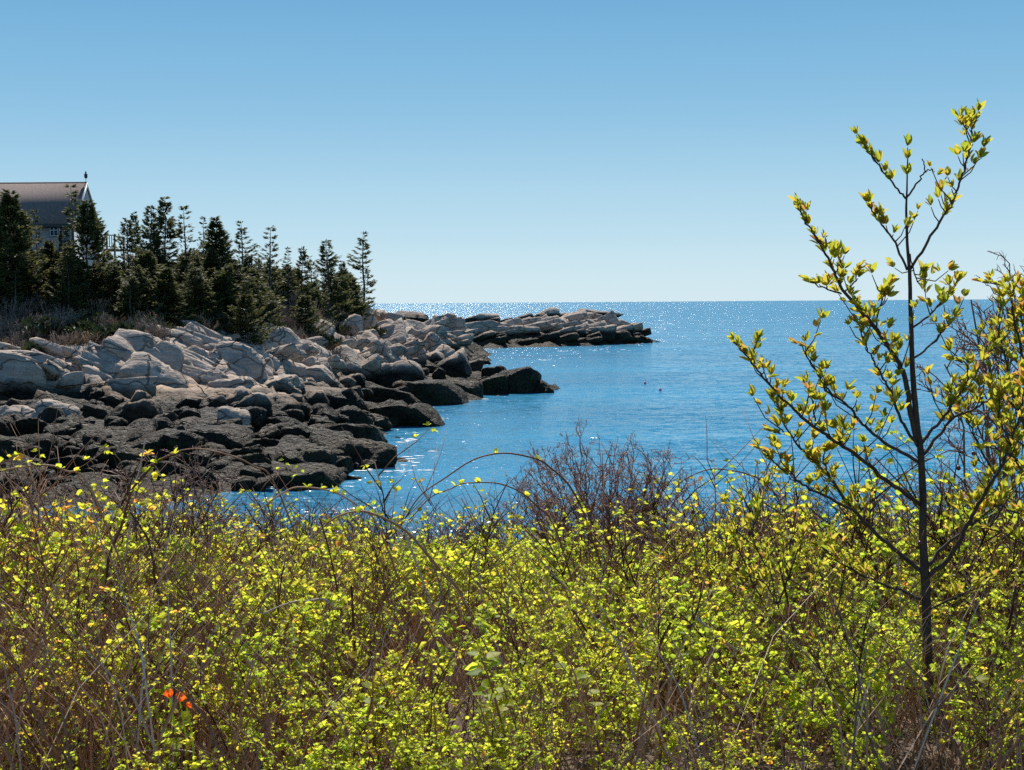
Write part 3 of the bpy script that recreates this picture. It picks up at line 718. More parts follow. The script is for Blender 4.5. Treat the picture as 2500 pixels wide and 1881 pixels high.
for nm, u, v, L, T, ti, lab, op in CLIFF:
    k = 1.3 if u < 640 and L > 80 else 1.05
    if nm == 'granite_slab': op = dict(op, cuts=3, dep=1.35, sharp=34) if u < 640 else dict(op, cuts=5)
    L *= 1.1 if u < 640 else 1
    add_rock(nm, u, v + 2, L * k, T * (1.05 if k > 1.1 else 1), ti, lab, 'rock', 'granite blocks of the shore cliff and spit', **op)
for nm, u, v, L, T, ti, lab, op in SHELF:
    add_rock(nm, u, v, L, T, ti, lab, 'rock', 'boulders of the tidal shelf and point', **op)

def build_ledges():
    r = np.random.default_rng(77)
    for k in range(26):
        u = r.uniform(5, 640); top = np.interp(u, [0, 65, 190, 300, 450, 560, 640], [885, 862, 850, 836, 818, 815, 800]); bot = np.interp(u, [0, 200, 400, 640], [955, 945, 935, 905])
        v = top + (bot - top) * r.uniform(0, 1)
        add_rock('granite_ledge', u, v, r.uniform(100, 190), r.uniform(14, 26), r.normal(-24, 5), 'thin sloping pale ledge ' + where(u, v, LM_ROCK), 'rock', 'thin ledges of the left cliff', sub=3)
    for k in range(34):
        u = r.uniform(690, 1070); top = np.interp(u, [690, 800, 900, 960, 1070], [850, 830, 800, 780, 788]); bot = np.interp(u, [690, 850, 960, 1070], [905, 905, 890, 862])
        v = top + (bot - top) * r.uniform(0, 1)
        add_rock('granite_ledge', u, v, r.uniform(55, 125), r.uniform(10, 20), r.normal(27, 6), 'thin tilted tan ledge ' + where(u, v, LM_ROCK), 'rock', 'thin ledges of the spit', sub=3)
build_ledges()

# islet: dipping slabs
def build_islet():
    r = np.random.default_rng(5)
    rows = [(1519, 800, 50, 40, -30, 'dark rounded cap rock near the right end of the islet'), (1572, 830, 40, 20, -22, 'dark low rock at the right tip of the islet'),
            (1480, 790, 60, 34, 28, 'slanted grey slab left of the dark cap rock'), (1400, 776, 70, 26, 22, 'pale block on the crest of the islet'),
            (1330, 770, 74, 24, 26, 'pale crest slab beside the green turf on the islet'), (1460, 812, 70, 34, 12, 'pale rounded slab low on the right half of the islet'),
            (1440, 766, 60, 22, -8, 'flat block on the highest part of the islet'), (1212, 806, 190, 22, 3, 'long straight pale ledge across the left half of the islet'),
            (1160, 786, 100, 24, 14, 'tan sloping slab on the left half of the islet'), (1100, 800, 80, 26, 24, 'tan slab at the left end of the islet')]
    for u, v, L, T, ti, lab in rows:
        add_rock('islet_slab', u, v, L, T, ti, lab, 'rock', 'slabs of the far islet', sharp=26, rough=.05)
    for k in range(86):
        u = r.uniform(1075, 1560); lo = 850 - (u - 1100) * 0.026
        hi = np.interp(u, [1075, 1200, 1330, 1460, 1520, 1560], [796, 786, 766, 766, 792, 812])
        v = lo - 8 - (lo - hi - 10) * r.uniform(0, 1)
        L = r.uniform(50, 120) * (0.6 if u > 1490 else 1); T = r.uniform(8, 16)
        lab = ('long' if L > 85 else 'short') + (' pale islet slab ' if v < 812 else ' black islet slab ') + where(u, v, LM_ISLE)
        add_rock('islet_slab', u, v, L, T, r.normal(15, 5), lab, 'rock', 'small slabs of the far islet', sharp=26, rough=.055, sub=3)
build_islet()

def build_packed():
    r = np.random.default_rng(41); cand = []
    for x in np.arange(-46, 4, 2.3):
        for y in np.arange(70, 168, 2.6):
            X, Y = x + r.uniform(-1, 1), y + r.uniform(-1.1, 1.1)
            cand.append((X, Y))
    A = np.array(cand); z, g = land(A[:, 0], A[:, 1], False)
    lab = {0: 'weed covered boulder packed on the tidal shelf left of the inlet', 1: 'weed covered boulder packed on the shore beyond the inlet', 2: 'grey boulder packed along the foot of the cliff'}
    for (X, Y), zz in zip(A, z):
        if not 0.05 < zz < 3.0 or abs(X) > 0.42 * Y or Y > 114: continue
        w = float(np.clip(r.lognormal(.62, .45), .8, 4.6)); h = w * r.uniform(.28, .62)
        k = 2 if zz > 2.6 else (0 if Y < 92 else 1)
        o = obj('shelf_boulder', rock_mesh('shelf_boulder', (w, w * r.uniform(.7, 1.1), h), int(r.integers(1e6)), r.uniform(6, 26), 8, r.uniform(.10, .2), 4 if w > 2.2 else 3, 0, 1), loc=(X, Y, zz + 0.12 * h))
        o.rotation_euler = (r.normal(0, .25), r.normal(-.1, .32), r.normal(0, .6))
        uu, vv = project((X, Y, zz + .3 * h))
        tag(o, ('small' if w < 1.5 else 'mid sized' if w < 2.4 else 'broad') + (' flat' if h < .33 * w else ' humped') + ' weedy boulder ' + where(uu, vv, LM_ROCK) + ['', ' beyond the inlet', ' at the cliff foot'][k], 'rock', ['boulders packed on the near shelf', 'boulders packed beyond the inlet', 'boulders packed along the cliff foot'][k], 'thing')
build_packed()

def build_fill_rocks():
    r = np.random.default_rng(23); n = 0
    zones = [(0, 620, 985, 1190, 60, 26, 60, 'small dark stone among the boulders of the left tidal shelf'),
             (560, 900, 985, 1170, 34, 26, 60, 'small weedy stone among the boulders above the inlet'),
             (690, 900, 880, 960, 20, 22, 46, 'small grey stone in the gullies below the square pale block'),
             (960, 1110, 790, 900, 26, 16, 40, 'small tan stone between the tilted plates of the spit'),
             (1000, 1330, 900, 965, 22, 16, 34, 'small weedy stone between the boulders of the point')]
    for u0, u1, v0, v1, cnt, l0, l1, lab in zones:
        for k in range(cnt):
            u, v = r.uniform(u0, u1), r.uniform(v0, v1)
            Y = hit_land(u, v)
            p = pix(u, v, Y)
            if land(p[0], p[1], False)[0][0] < 0.15: continue
            L = r.uniform(l0, l1)
            tk = r.uniform(.45, .75)
            add_rock('shore_stone', u, v, L, L * tk, r.normal(4, 12), ('little' if L < 38 else 'small') + (' low' if tk < .6 else ' round') + ' stone ' + where(u, v, LM_ROCK), 'rock', lab.replace('small', 'small stones,', 1)[0:60], sharp=r.uniform(5, 11), rough=.08, sub=3)
build_fill_rocks()

# foam where the swell breaks, and white scraps standing in for sun glints
def build_foam_and_glints():
    r = np.random.default_rng(3); s = Soup()
    for u, v, n, su, sv in [(985, 1126, 16, 34, 9), (910, 1150, 14, 60, 3), (985, 1076, 10, 12, 3), (925, 1045, 16, 26, 4), (1060, 1022, 8, 14, 2), (1130, 975, 14, 30, 2), (1590, 808, 12, 22, 1), (1450, 856, 18, 60, 3), (1330, 880, 6, 14, 2), (1560, 838, 10, 20, 1), (700, 1195, 8, 60, 3)]:  # off the low ledge the scraps are sun glints drawn as mesh
        for k in range(n):
            uu, vv = u + r.normal(0, su), v + r.normal(0, sv)
            d = ray(uu, vv); P = EYE + d * (EYE[2] / -d[2])
            a = np.linspace(0, 2 * math.pi, 9)[:-1]; R = r.uniform(0.04, 0.18) * (P[1] / 100) ** 0.5 * r.uniform(0.6, 1.3, 8)
            ring = np.stack([P[0] + np.cos(a) * R * 2.6, P[1] + np.sin(a) * R * 1.0, np.full(8, 0.03)], 1)
            s.add(np.vstack([[P[0], P[1], 0.06], ring]), [[0, i + 1, (i + 1) % 8 + 1] for i in range(8)])
    tag(obj('sea_foam_and_glints', s.mesh('sea_foam_and_glints', [M['foam']])), 'scraps of white foam and painted glints along the rocks', 'foam', kind='stuff')
build_foam_and_glints()

# ------------------------------------------------------------------ spruces
def spruce(seed, H, width, density=1.0, bare=0.0, sparse=1.0, lopsided=0.0):
    """returns trunk (V,F,T) and crown soup for a spruce H metres tall, crown half-width 'width' m; bare = share of the trunk without live boughs"""
    r = np.random.default_rng(seed)
    kk = 7
    tp = np.stack([np.cumsum(r.normal(0, 0.016 * H, kk)) * 0.5, np.cumsum(r.normal(0, 0.016 * H, kk)) * 0.5, np.linspace(-0.4, H, kk)], 1)
    tp[:2, :2] = 0
    tp = smooth_path(tp, 3)
    tr = Soup(); v, f = tube(tp, 0.014 * H + 0.03, 0.012, 6); tr.add(v, f, 0.4)
    cr = Soup()
    z = bare * H
    sprayV, sprayT = [], []
    while z < H * 0.995:
        t = z / H
        prof = (1 - t) ** 1.1 * width * 1.16 * (0.55 + 0.45 * min(1, (t - bare) / 0.18 + 0.35))
        nb = max(3, int(r.integers(6, 10) * density)) if t < 0.93 else 3
        c = np.array([np.interp(z, tp[:, 2], tp[:, 0]), np.interp(z, tp[:, 2], tp[:, 1]), z])
        for b in range(nb):
            if r.random() > sparse: continue
            a = r.uniform(0, 2 * math.pi)
            L = prof * r.uniform(0.4, 1.4) * (1 + lopsided * math.cos(a)) + 0.16
            rise = (0.7 * t - 0.12) * L + r.normal(0, 0.13) * L
            s = np.linspace(0, 1, 5)
            pts = c[None] + np.stack([np.cos(a) * L * s, np.sin(a) * L * s, rise * s - 0.22 * L * s * (1 - s) * 2 + 0.16 * L * s ** 3], 1)
            v, f = tube(pts, 0.012 + 0.012 * L, 0.006, 3); cr.add(v, f, 0.35, 1)
            n = int((10 + 24 * L) * density)
            q = r.uniform(0.12, 1.0, n) ** 0.8
            base = np.stack([np.interp(q, s, pts[:, k]) for k in range(3)], 1)
            side = np.sign(r.normal(size=n)); spread = (1.05 - q) * 0.34 * L * r.uniform(0.1, 1.0, n) + 0.05
            perp = np.array([-math.sin(a), math.cos(a), 0])
            along = np.array([math.cos(a), math.sin(a), 0.15])
            base = base + perp[None] * (side * spread)[:, None] * 0.6 + np.array([0, 0, 1])[None] * r.normal(-0.02, 0.045, n)[:, None]
            ln = r.uniform(0.28, 0.6, n) * (0.7 + 0.3 * density)
            dirv = along[None] * r.uniform(0.6, 1, n)[:, None] + perp[None] * (side * r.uniform(0.15, 0.75, n))[:, None] + np.array([0, 0, 1])[None] * r.normal(0.05, 0.16, n)[:, None]
            dirv /= np.linalg.norm(dirv, axis=1, keepdims=True)
            nrm = r.normal(0, 1, (n, 3)); nrm[:, 2] = np.abs(nrm[:, 2]) + 0.6
            wv = np.cross(dirv, nrm); wv /= np.linalg.norm(wv, axis=1, keepdims=True)
            wid = r.uniform(0.04, 0.095, n)
            p0 = base; p1 = base + dirv * (ln * 0.45)[:, None] + wv * wid[:, None]; p2 = base + dirv * ln[:, None]; p3 = base + dirv * (ln * 0.45)[:, None] - wv * wid[:, None]
            sprayV.append(np.stack([p0, p1, p2, p3], 1).reshape(-1, 3))
            sprayT.append(np.repeat(np.clip(r.normal(0.42, 0.2, n) + 0.25 * (q - 0.5), 0, 1), 4))
        z += r.uniform(0.12, 0.52) * (0.75 + 0.5 * (1 - t)) * (1.0 if sparse > 0.7 else 1.35)
    # dead lower twigs
    for k in range(int(8 + 40 * bare)):
        zz = r.uniform(0.06, max(0.12, bare)) * H; a = r.uniform(0, 2 * math.pi); L = r.uniform(0.3, 1.1)
        pts = np.array([[0, 0, zz], [math.cos(a) * L * .5, math.sin(a) * L * .5, zz - 0.05 * L], [math.cos(a) * L, math.sin(a) * L, zz - 0.22 * L]])
        v, f = tube(pts, 0.014, 0.005, 3); tr.add(v, f, 0.9)
    SV = np.vstack(sprayV); n = len(SV) // 4
    i = np.arange(n)[:, None] * 4
    cr.add(SV, np.vstack([i + np.array([[0, 1, 2]]), i + np.array([[0, 2, 3]])]), np.concatenate(sprayT), 0)
    return tr.mesh('spruce_trunk', [M['bark']]), cr.mesh('spruce_crown', [M['needle'], M['bark']], smooth=False)

SPR = {  # unit kinds, all 10 m tall
 'full': [spruce(1, 10, 3.0, 1.2, 0.08), spruce(2, 10, 3.3, 1.2, 0.05), spruce(3, 10, 2.7, 1.25, 0.10)],
 'mid': [spruce(4, 10, 2.5, 0.9, 0.2, .8), spruce(5, 10, 2.3, 0.85, 0.22, .75, .25), spruce(6, 10, 2.7, 0.85, 0.18, .75, -.25)],
 'thin': [spruce(7, 10, 2.1, 0.7, 0.25, .5, .35), spruce(8, 10, 1.7, 0.75, 0.3, .5, .2), spruce(9, 10, 2.2, 0.8, 0.10, .66, .35)],
 'tuft': [spruce(10, 10, 1.6, 0.8, 0.62, .6)],
 'bush': [spruce(12, 6, 2.6, 1.4, 0.02), spruce(13, 6, 3.0, 1.3, 0.02)],
}
def add_spruce(u, vtop, Y, kind, var, label, group, wide=1.0, name='spruce_tree'):
    top = pix(u, vtop, Y); z0 = float(land(top[0], Y)[0][0])
    h = max(1.2, top[2] - z0)
    base_h = 6.0 if kind == 'bush' else 10.0
    s = h / base_h
    root = empty(name, (top[0], Y, z0 - 0.05), random.uniform(0, 6.28))
    w = wide * (s if kind != 'bush' else s) * (1.0 if s > 0.75 else 0.75 / s * 0.85 + 0.15)
    root.scale = (w, w, s)
    tag(root, label, 'tree', group)
    t, c = SPR[kind][var % len(SPR[kind])]
    obj('trunk', t, root); obj('crown', c, root)
    return root
G1 = 'spruces on the headland'
for row in [
 (26, 462, 117, 'full', 0, 'tall full spruce in front of the roof at the left edge', 1.0),
 (99, 513, 124, 'thin', 1, 'thin half bare spruce top in front of the middle of the roof', .8),
 (171, 452, 124, 'tuft', 0, 'spruce with a lone tuft on a bare trunk before the roof', 1.0),
 (214, 484, 119, 'full', 1, 'big broad spruce hiding the gable end of the house', .9),
 (308, 530, 126, 'mid', 1, 'spruce with a flat ragged top right of the deck railing', 1.0),
 (328, 516, 133, 'mid', 0, 'slim pointed spruce behind the ragged topped one', .7),
 (364, 500, 127, 'mid', 2, 'dense shouldered spruce left of the tallest middle spruce', .9),
 (402, 479, 129, 'mid', 0, 'tallest spruce of the middle group with layered boughs', 1.0),
 (453, 503, 128, 'thin', 0, 'open spruce right of the tallest middle one', 1.1),
 (492, 531, 133, 'thin', 1, 'narrow spruce with a bare spindly top', .8),
 (531, 532, 131, 'full', 2, 'cone shaped dark full spruce in the middle of the row', 1.1),
 (590, 540, 138, 'thin', 2, 'spindly spruce with long bare trunk against the sky', 1.1),
 (657, 555, 141, 'thin', 0, 'open spruce with long level boughs against the sky', 1.25),
 (700, 604, 147, 'thin', 1, 'little thin spruce right of the open level boughed one', .9),
 (738, 600, 152, 'mid', 1, 'short spruce with gaps in the right half of the row', .9),
 (757, 624, 156, 'thin', 2, 'flat topped small spruce beside the short gappy one', 1.0),
 (799, 585, 163, 'mid', 2, 'broad based spruce second from the right end of the row', 1.15),
 (835, 636, 170, 'mid', 0, 'low spruce between the broad one and the lone one', .9),
 (885, 567, 188, 'thin', 2, 'tall lone spruce at the right end above the spit', 1.15),
 (628, 632, 143, 'thin', 1, 'small dead looking spruce below the open one', .8),
 (604, 655, 131, 'bush', 0, 'very dark bushy spruce above the blue shaded cliff', 1.3),
 (744, 722, 139, 'bush', 1, 'small bright green spruce in the scrub above the square block', .9),
 (690, 690, 147, 'bush', 0, 'round dark spruce bush in the scrub of the right half', 1.1),
 (765, 690, 155, 'bush', 1, 'small dark spruce bush below the flat topped small spruce', .9),
 (830, 690, 172, 'bush', 0, 'dark low spruce clump left of the lone spruce', 1.2),
 (56, 560, 121, 'mid', 2, 'spruce with a dead lower trunk below the roof eave', 1.0),
 (120, 585, 121, 'full', 0, 'olive spruce in front of the house windows', .8),
 (5, 500, 121, 'full', 1, 'spruce cut off by the left picture edge', .9),
 (190, 640, 116, 'mid', 1, 'bare stemmed spruce with pale dead boughs under the big broad one', .8),
 (240, 640, 122, 'bush', 1, 'bright green bushy young spruce below the deck railing', .9),
]:
    add_spruce(row[0], row[1], row[2], row[3], row[4], row[5], G1, row[6])
add_spruce(158, 556, 121, 'mid', 2, 'spruce hiding the right part of the house wall', G1, .9)
rr = np.random.default_rng(77)
for k in range(18):
    u = rr.uniform(290, 620); Y = np.interp(u, [290, 480, 620], [114, 119, 127]) + rr.uniform(0, 4)
    add_spruce(u, rr.normal(690, 24), Y, ['mid', 'bush'][k % 2], k, ('bushy' if k % 2 else 'slim') + ' dark spruce at the cliff brink ' + where(u, 0, LM_TREE, True), 'spruces along the cliff brink', 1.0)
for k in range(60):
    u = rr.uniform(-40, 610); Y = rr.uniform(113, 134) + 6 * (u > 450)
    vt = np.interp(u, [0, 250, 400, 560], [580, 625, 600, 640]) + rr.normal(0, 26) + (133 - Y) * 3
    add_spruce(u, vt, Y, ['mid', 'mid', 'full', 'thin', 'mid', 'bush'][k % 6], k, ['open', 'ragged', 'full', 'thin', 'slender', 'bushy'][k % 6] + ' spruce in the lower grove ' + where(u, 0, LM_TREE, True), 'infill spruces of the dense grove', .95)
for k in range(30):
    u = rr.uniform(560, 865); Y = np.interp(u, [560, 860], [135, 178]) + rr.uniform(-4, 4)
    vt = np.interp(u, [560, 700, 860], [632, 660, 676]) + rr.normal(0, 14)
    add_spruce(u, vt, Y, ['bush', 'mid'][k % 2], k, ('bushy' if k % 2 == 0 else 'open') + ' low spruce ' + where(u, 0, LM_TREE, True), 'infill spruces of the right half', .9)

# ------------------------------------------------------------------ scrub on the headland
def scrub_template(seed, h, w, strands, tint, green=False):
    r = np.random.default_rng(seed); s = Soup()
    for k in range(strands):
        a = r.uniform(0, 2 * math.pi); rad = w * r.uniform(0, 1) ** 0.6; hh = h * r.uniform(0.45, 1.0) * (1 - 0.45 * (rad / w) ** 2)
        p0 = np.array([math.cos(a) * rad * 0.35, math.sin(a) * rad * 0.35, -0.1]); p2 = np.array([math.cos(a) * rad, math.sin(a) * rad, hh])
        p1 = (p0 + p2) / 2 + r.normal(0, 0.08, 3)
        v, f = tube(np.array([p0, p1, p2]), 0.02, 0.008, 3); s.add(v, f, np.clip(tint + r.normal(0, 0.15), 0, 1), 0)
        for j in range(7):
            q = p1 + (p2 - p1) * r.uniform(0, 1); d = r.normal(0, 1, 3); d[2] = abs(d[2]); d = d / np.linalg.norm(d) * r.uniform(0.14, 0.38)
            if green:
                wv = np.cross(d, r.normal(0, 1, 3)); wv = wv / (np.linalg.norm(wv) + 1e-6) * r.uniform(.05, .1)
                s.add(np.array([q, q + d * .5 + wv, q + d, q + d * .5 - wv]), [[0, 1, 2], [0, 2, 3]], np.clip(tint + r.normal(0, 0.2), 0, 1), 1)
            else:
                wv = np.cross(d, [0.3, 1, .2]); wv = wv / (np.linalg.norm(wv) + 1e-6) * 0.011
                s.add(np.array([q - wv, q + wv, q + d]), [[0, 1, 2]], np.clip(tint + r.normal(0.08, 0.18), 0, 1), 0)
    return s.arrays()
TS = [scrub_template(1, 1.5, 0.9, 30, .42), scrub_template(2, 1.1, 1.0, 30, .55), scrub_template(3, 0.7, 1.0, 26, .75), scrub_template(4, 0.8, 1.1, 34, .35, True), scrub_template(5, 1.7, 0.9, 32, .3)]
def build_undergrowth():
    r = np.random.default_rng(9); inst = [[] for _ in TS]
    X = r.uniform(-55, -14, 12000); Y = r.uniform(102, 200, 12000)
    z, g = land(X, Y); n = 0
    for x, y, zz, gg in zip(X, Y, z, g):
        if gg < 0.42 or n > 1150: continue
        if abs(x) > 0.4 * y or (y > 150 and r.random() < .4) or (y > 125 and x < -40 and r.random() < .7): continue
        edge = gg < 0.8
        k = r.choice([1, 2, 2, 3, 1]) if edge else r.choice([0, 0, 1, 4, 3, 4])
        inst[k].append((x, y, zz, r.uniform(0, 6.3), r.uniform(0.9, 1.7), r.normal(0, .1), r.normal(0, .1), r.normal(0, .12))); n += 1
    o = obj('undergrowth', join_copies('undergrowth', TS, inst, [M['scrub'], M['juniper']], False))
    tag(o, 'grey brown leafless scrub covering the headland slope', 'undergrowth', kind='stuff')
build_undergrowth()
def add_bush(u, v, t, sc, label, tint, sq=1.0):
    Y = hit_land(u, v); p = pix(u, v, Y); z = land(p[0], Y)[0][0]
    V, F, T, Mi = TS[t]
    o = obj('low_shrub', np_mesh('low_shrub', V * np.array([sc, sc, sc * sq]), F, [M['scrub'], M['juniper']], Mi, np.clip(T + tint, 0, 1), False), loc=(p[0], Y, z))
    tag(o, label, 'shrub')
add_bush(300, 812, 2, 2.0, 'rust orange low shrub on the rim of the left cliff', .35)
add_bush(115, 830, 3, 2.0, 'dark green low juniper among the brown shrubs at left', -.15)
add_bush(868, 786, 3, 1.6, 'yellow green mat of turf on rock below the lone spruce', .5, .35)
add_bush(720, 800, 2, 2.4, 'yellow brown low shrub on the slope above the square block', .15, .8)
add_bush(765, 835, 3, 1.6, 'olive mat of turf at the foot of the scrub slope', .35, .4)
for (u, v, lab) in [(1240, 792, 'green turf patch in the left hollow of the islet'), (1318, 774, 'green turf patch on the crest of the islet')]:
    Y = hit_land(u, v); p = pix(u, v, Y)
    V, F, T, Mi = TS[3]
    o = obj('turf_patch', np_mesh('turf_patch', V * np.array([2.6, 2.0, 1.3]), F, [M['scrub'], M['juniper']], Mi, np.clip(T + .45, 0, 1), False), loc=(p[0], Y, p[2] + .25))
    tag(o, lab, 'turf')

# ------------------------------------------------------------------ house and deck
def box(s, c, d, m=0, t=0.5, rot=None):
    V = np.array([[x, y, z] for x in (-.5, .5) for y in (-.5, .5) for z in (-.5, .5)]) * np.array(d)
    if rot is not None: V = V @ np.array(rot).T
    V = V + np.array(c)
    F = [[0, 1, 3], [0, 3, 2], [4, 6, 7], [4, 7, 5], [0, 4, 5], [0, 5, 1], [2, 3, 7], [2, 7, 6], [0, 2, 6], [0, 6, 4], [1, 5, 7], [1, 7, 3]]
    s.add(V, F, t, m)

def build_house():
    YR = 140.0; apex = pix(210, 450, YR); zr = float(apex[2]); xe = float(apex[0]); xw = xe - 24.0
    half, ze = 4.3, zr - 4.15
    zg = float(land(xe - 6, YR - 4)[0][0]) - 2.0
    root = empty('shingled_house', (xe - 10, YR, zg))
    tag(root, 'house with brown shingled roof and pale gable behind the spruces at left', 'house')
    O = np.array([xe - 10, YR, zg])
    def part(name, s, mat, parent=root, smooth=False):
        return obj(name, s.mesh(name, [mat], smooth), parent)
    # walls: front, back, west + the gable end
    for nm, y in (('front_wall', YR - half + .35), ('rear_wall', YR + half - .35)):
        s = Soup(); box(s, np.array([(xe + xw) / 2, y, (ze + zg) / 2]) - O, (xe - xw - .5, .2, ze - zg)); part(nm, s, M['siding'])
    for nm, x in (('gable_wall', xe - .02), ('far_gable_wall', xw + .25)):
        s = Soup()
        P = np.array([[x, YR - half + .2, zg], [x, YR + half - .2, zg], [x, YR + half - .2, ze + .1], [x, YR, zr - .12], [x, YR - half + .2, ze + .1]]) - O
        P2 = P + np.array([.2 if nm == 'far_gable_wall' else -.2, 0, 0])
        F = [[0, 1, 2], [0, 2, 4], [2, 3, 4]]; F += [[5 + c, 5 + b, 5 + a] for a, b, c in F]
        F += [q for i in range(5) for q in ([i, (i + 1) % 5, 5 + (i + 1) % 5], [i, 5 + (i + 1) % 5, 5 + i])]
        s.add(np.vstack([P, P2]), F); part(nm, s, M['gable'])
    rise = zr - ze; ln = math.hypot(half, rise); a = math.atan2(rise, half)
    roof = empty('roof', (0, 0, 0)); roof.parent = root
    for sg, nm in ((-1, 'roof_slope'), (1, 'roof_slope')):
        s = Soup(); ca, sa = math.cos(a * -sg), math.sin(a * -sg)
        R = [[1, 0, 0], [0, ca, -sa], [0, sa, ca]]
        box(s, np.array([(xe + xw) / 2 - .17, YR + sg * half / 2, (zr + ze) / 2 + .08]) - O, (xe - xw + .5, ln + .25, .16), rot=R)
        part(nm, s, M['shingle'], roof)
    s = Soup(); box(s, np.array([(xe + xw) / 2, YR - half - .06, ze - .18]) - O, (xe - xw + .5, .08, .34)); part('fascia', s, M['darktrim'], roof)
    for sg in (-1, 1):
        s = Soup(); ca, sa = math.cos(a * -sg), math.sin(a * -sg)
        box(s, np.array([xe + .12, YR + sg * half / 2, (zr + ze) / 2 - .06]) - O, (.06, ln + .2, .26), rot=[[1, 0, 0], [0, ca, -sa], [0, sa, ca]])
        part('rake_board', s, M['trim'], roof)
    s = Soup(); v, f = tube(np.array([[xe, YR, zr - .1], [xe, YR, zr + .55], [xe, YR, zr + 1.05]]) - O, .03, .02, 6); s.add(v, f)
    pr = [(0, .03), (.03, .12), (.1, .16), (.34, .16), (.38, .2), (.5, .06), (.6, .09), (.72, .02)]
    v, f = tube(np.array([[xe, YR, zr + .55 + z] for z, _ in pr]) - O, np.array([q for _, q in pr]), 0, 8); s.add(v, f)
    part('finial', s, M['iron'], roof)
    # windows on the front wall: upper pair, lower one
    yf = YR - half + .22
    for (u0, u1, v0, v1) in [(123, 142, 549, 576), (145, 164, 549, 576), (60, 80, 549, 576), (140, 160, 618, 640), (20, 40, 549, 576)]:
        p0 = pix(u0, v0, yf); p1 = pix(u1, v1, yf); w, h = p1[0] - p0[0], p0[2] - p1[2]; c = np.array([(p0[0] + p1[0]) / 2, yf, (p0[2] + p1[2]) / 2]) - O
        wnd = Soup()
        for dx in (-w / 2, 0 * w, w / 2): box(wnd, c + np.array([dx, -.05, 0]), (.09, .1, h))
        for dz in (-h / 2, 0, h / 2): box(wnd, c + np.array([0, -.055, dz]), (w + .1, .1, .09))
        wo_ = part('window', wnd, M['trim'])
        for sx in (-1, 1):
            for sz in (-1, 1):
                g = Soup(); box(g, c + np.array([sx * w / 4, -.01, sz * h / 4]), (w / 2 - .1, .04, h / 2 - .1)); part('pane', g, M['glass'], wo_)
build_house()

def build_deck():
    Y = 137.5; a = pix(236, 575, Y); b = pix(281, 577, Y); lo = pix(281, 607, Y)
    zt, zb = float(a[2]), float(lo[2]); x0, x1 = float(a[0]), float(b[0])
    zg = float(land((x0 + x1) / 2, Y)[0][0]) - .6
    root = empty('wooden_deck', ((x0 + x1) / 2, Y, zg)); tag(root, 'brown wooden deck with slatted railing right of the house', 'deck')
    O = np.array([(x0 + x1) / 2, Y, zg])
    def part(nm, c, d):
        s = Soup(); box(s, np.array(c) - O, d); obj(nm, s.mesh(nm, [M['wood']], False), root)
    part('deck_floor', ((x0 + x1) / 2, Y + 1.6, zb - .1), (x1 - x0, 3.4, .18))
    part('handrail', ((x0 + x1) / 2, Y, zt), (x1 - x0 + .1, .14, .10))
    part('lower_rail', ((x0 + x1) / 2, Y, zb + .16), (x1 - x0, .06, .08))
    for k in range(8): part('baluster', (x0 + (x1 - x0) * (k + .5) / 8, Y, (zt + zb) / 2 + .05), (.07, .05, zt - zb - .25))
    for x in (x0 + .06, x1 - .06):
        for y in (Y, Y + 3.2): part('post', (x, y, (zt + zg) / 2), (.16, .16, zt - zg))
build_deck()

def build_buoys():
    for u, v, lab in [(1575, 938, 'farther tiny pink buoy floating on the bay'), (1612, 955, 'nearer tiny pink buoy floating on the bay')]:
        d = ray(u, v); P = EYE + d * (EYE[2] / -d[2])
        root = empty('buoy', (P[0], P[1], 0)); tag(root, lab, 'buoy', 'buoys in the bay')
        s = Soup(); pr = [(-.2, .06), (-.12, .15), (.1, .17), (.24, .13), (.32, .05)]
        vv, f = tube(np.array([[0, 0, z] for z, _ in pr]), np.array([q for _, q in pr]), 0, 10); s.add(vv, f); obj('float', s.mesh('float', [M['buoy']]), root)
        s = Soup(); vv, f = tube(np.array([[0, 0, .3], [0.02, 0, .6]]), .02, .015, 6); s.add(vv, f); obj('spindle', s.mesh('spindle', [M['trim']]), root)
build_buoys()

# ------------------------------------------------------------------ foreground plants
def leaf_shape(w=0.36, fold=0.12, tip=1.0):
    V = np.array([[0, 0, 0], [-w * .85, .28, fold], [-w, .52, fold * 1.1], [-w * .55, .8, fold * .7], [0, tip, -.05], [w * .55, .8, fold * .7], [w, .52, fold * 1.1], [w * .85, .28, fold], [0, .5, 0]])
    F = np.array([[8, i, (i + 1) % 8] for i in range(8)])[:, [0, 2, 1]]
    return V, F
LEAF = [leaf_shape(.34, .12), leaf_shape(.42, .08), leaf_shape(.28, .16)]

def small_leaf(w=0.36, fold=0.1):
    V = np.array([[0, 0, 0], [-w, .35, fold], [-w * .8, .72, fold * .9], [0, 1, -.03], [w * .8, .72, fold * .9], [w, .35, fold]])
    return V, np.array([[0, 2, 1], [0, 3, 2], [0, 4, 3], [0, 5, 4]])
SLEAF = [small_leaf(.36), small_leaf(.44, .06), small_leaf(.30, .14)]

def orient(d, roll):
    d = np.asarray(d, float); d = d / (np.linalg.norm(d) + 1e-9)
    ref = np.array([0, 0, 1.0]) if abs(d[2]) < 0.95 else np.array([1.0, 0, 0])
    x = np.cross(d, ref); x /= np.linalg.norm(x); z = np.cross(x, d)
    c, s = math.cos(roll), math.sin(roll)
    return np.stack([c * x + s * z, d, -s * x + c * z], 1)   # columns: leaf x, y(along), z

def add_leaf(s, p, d, size, r, t, kind=None, m=1):
    V, F = SLEAF[int(r.integers(len(SLEAF))) if kind is None else kind]
    s.add((V * size) @ orient(d, r.normal(0, 1.1)).T + p, F, t, m)

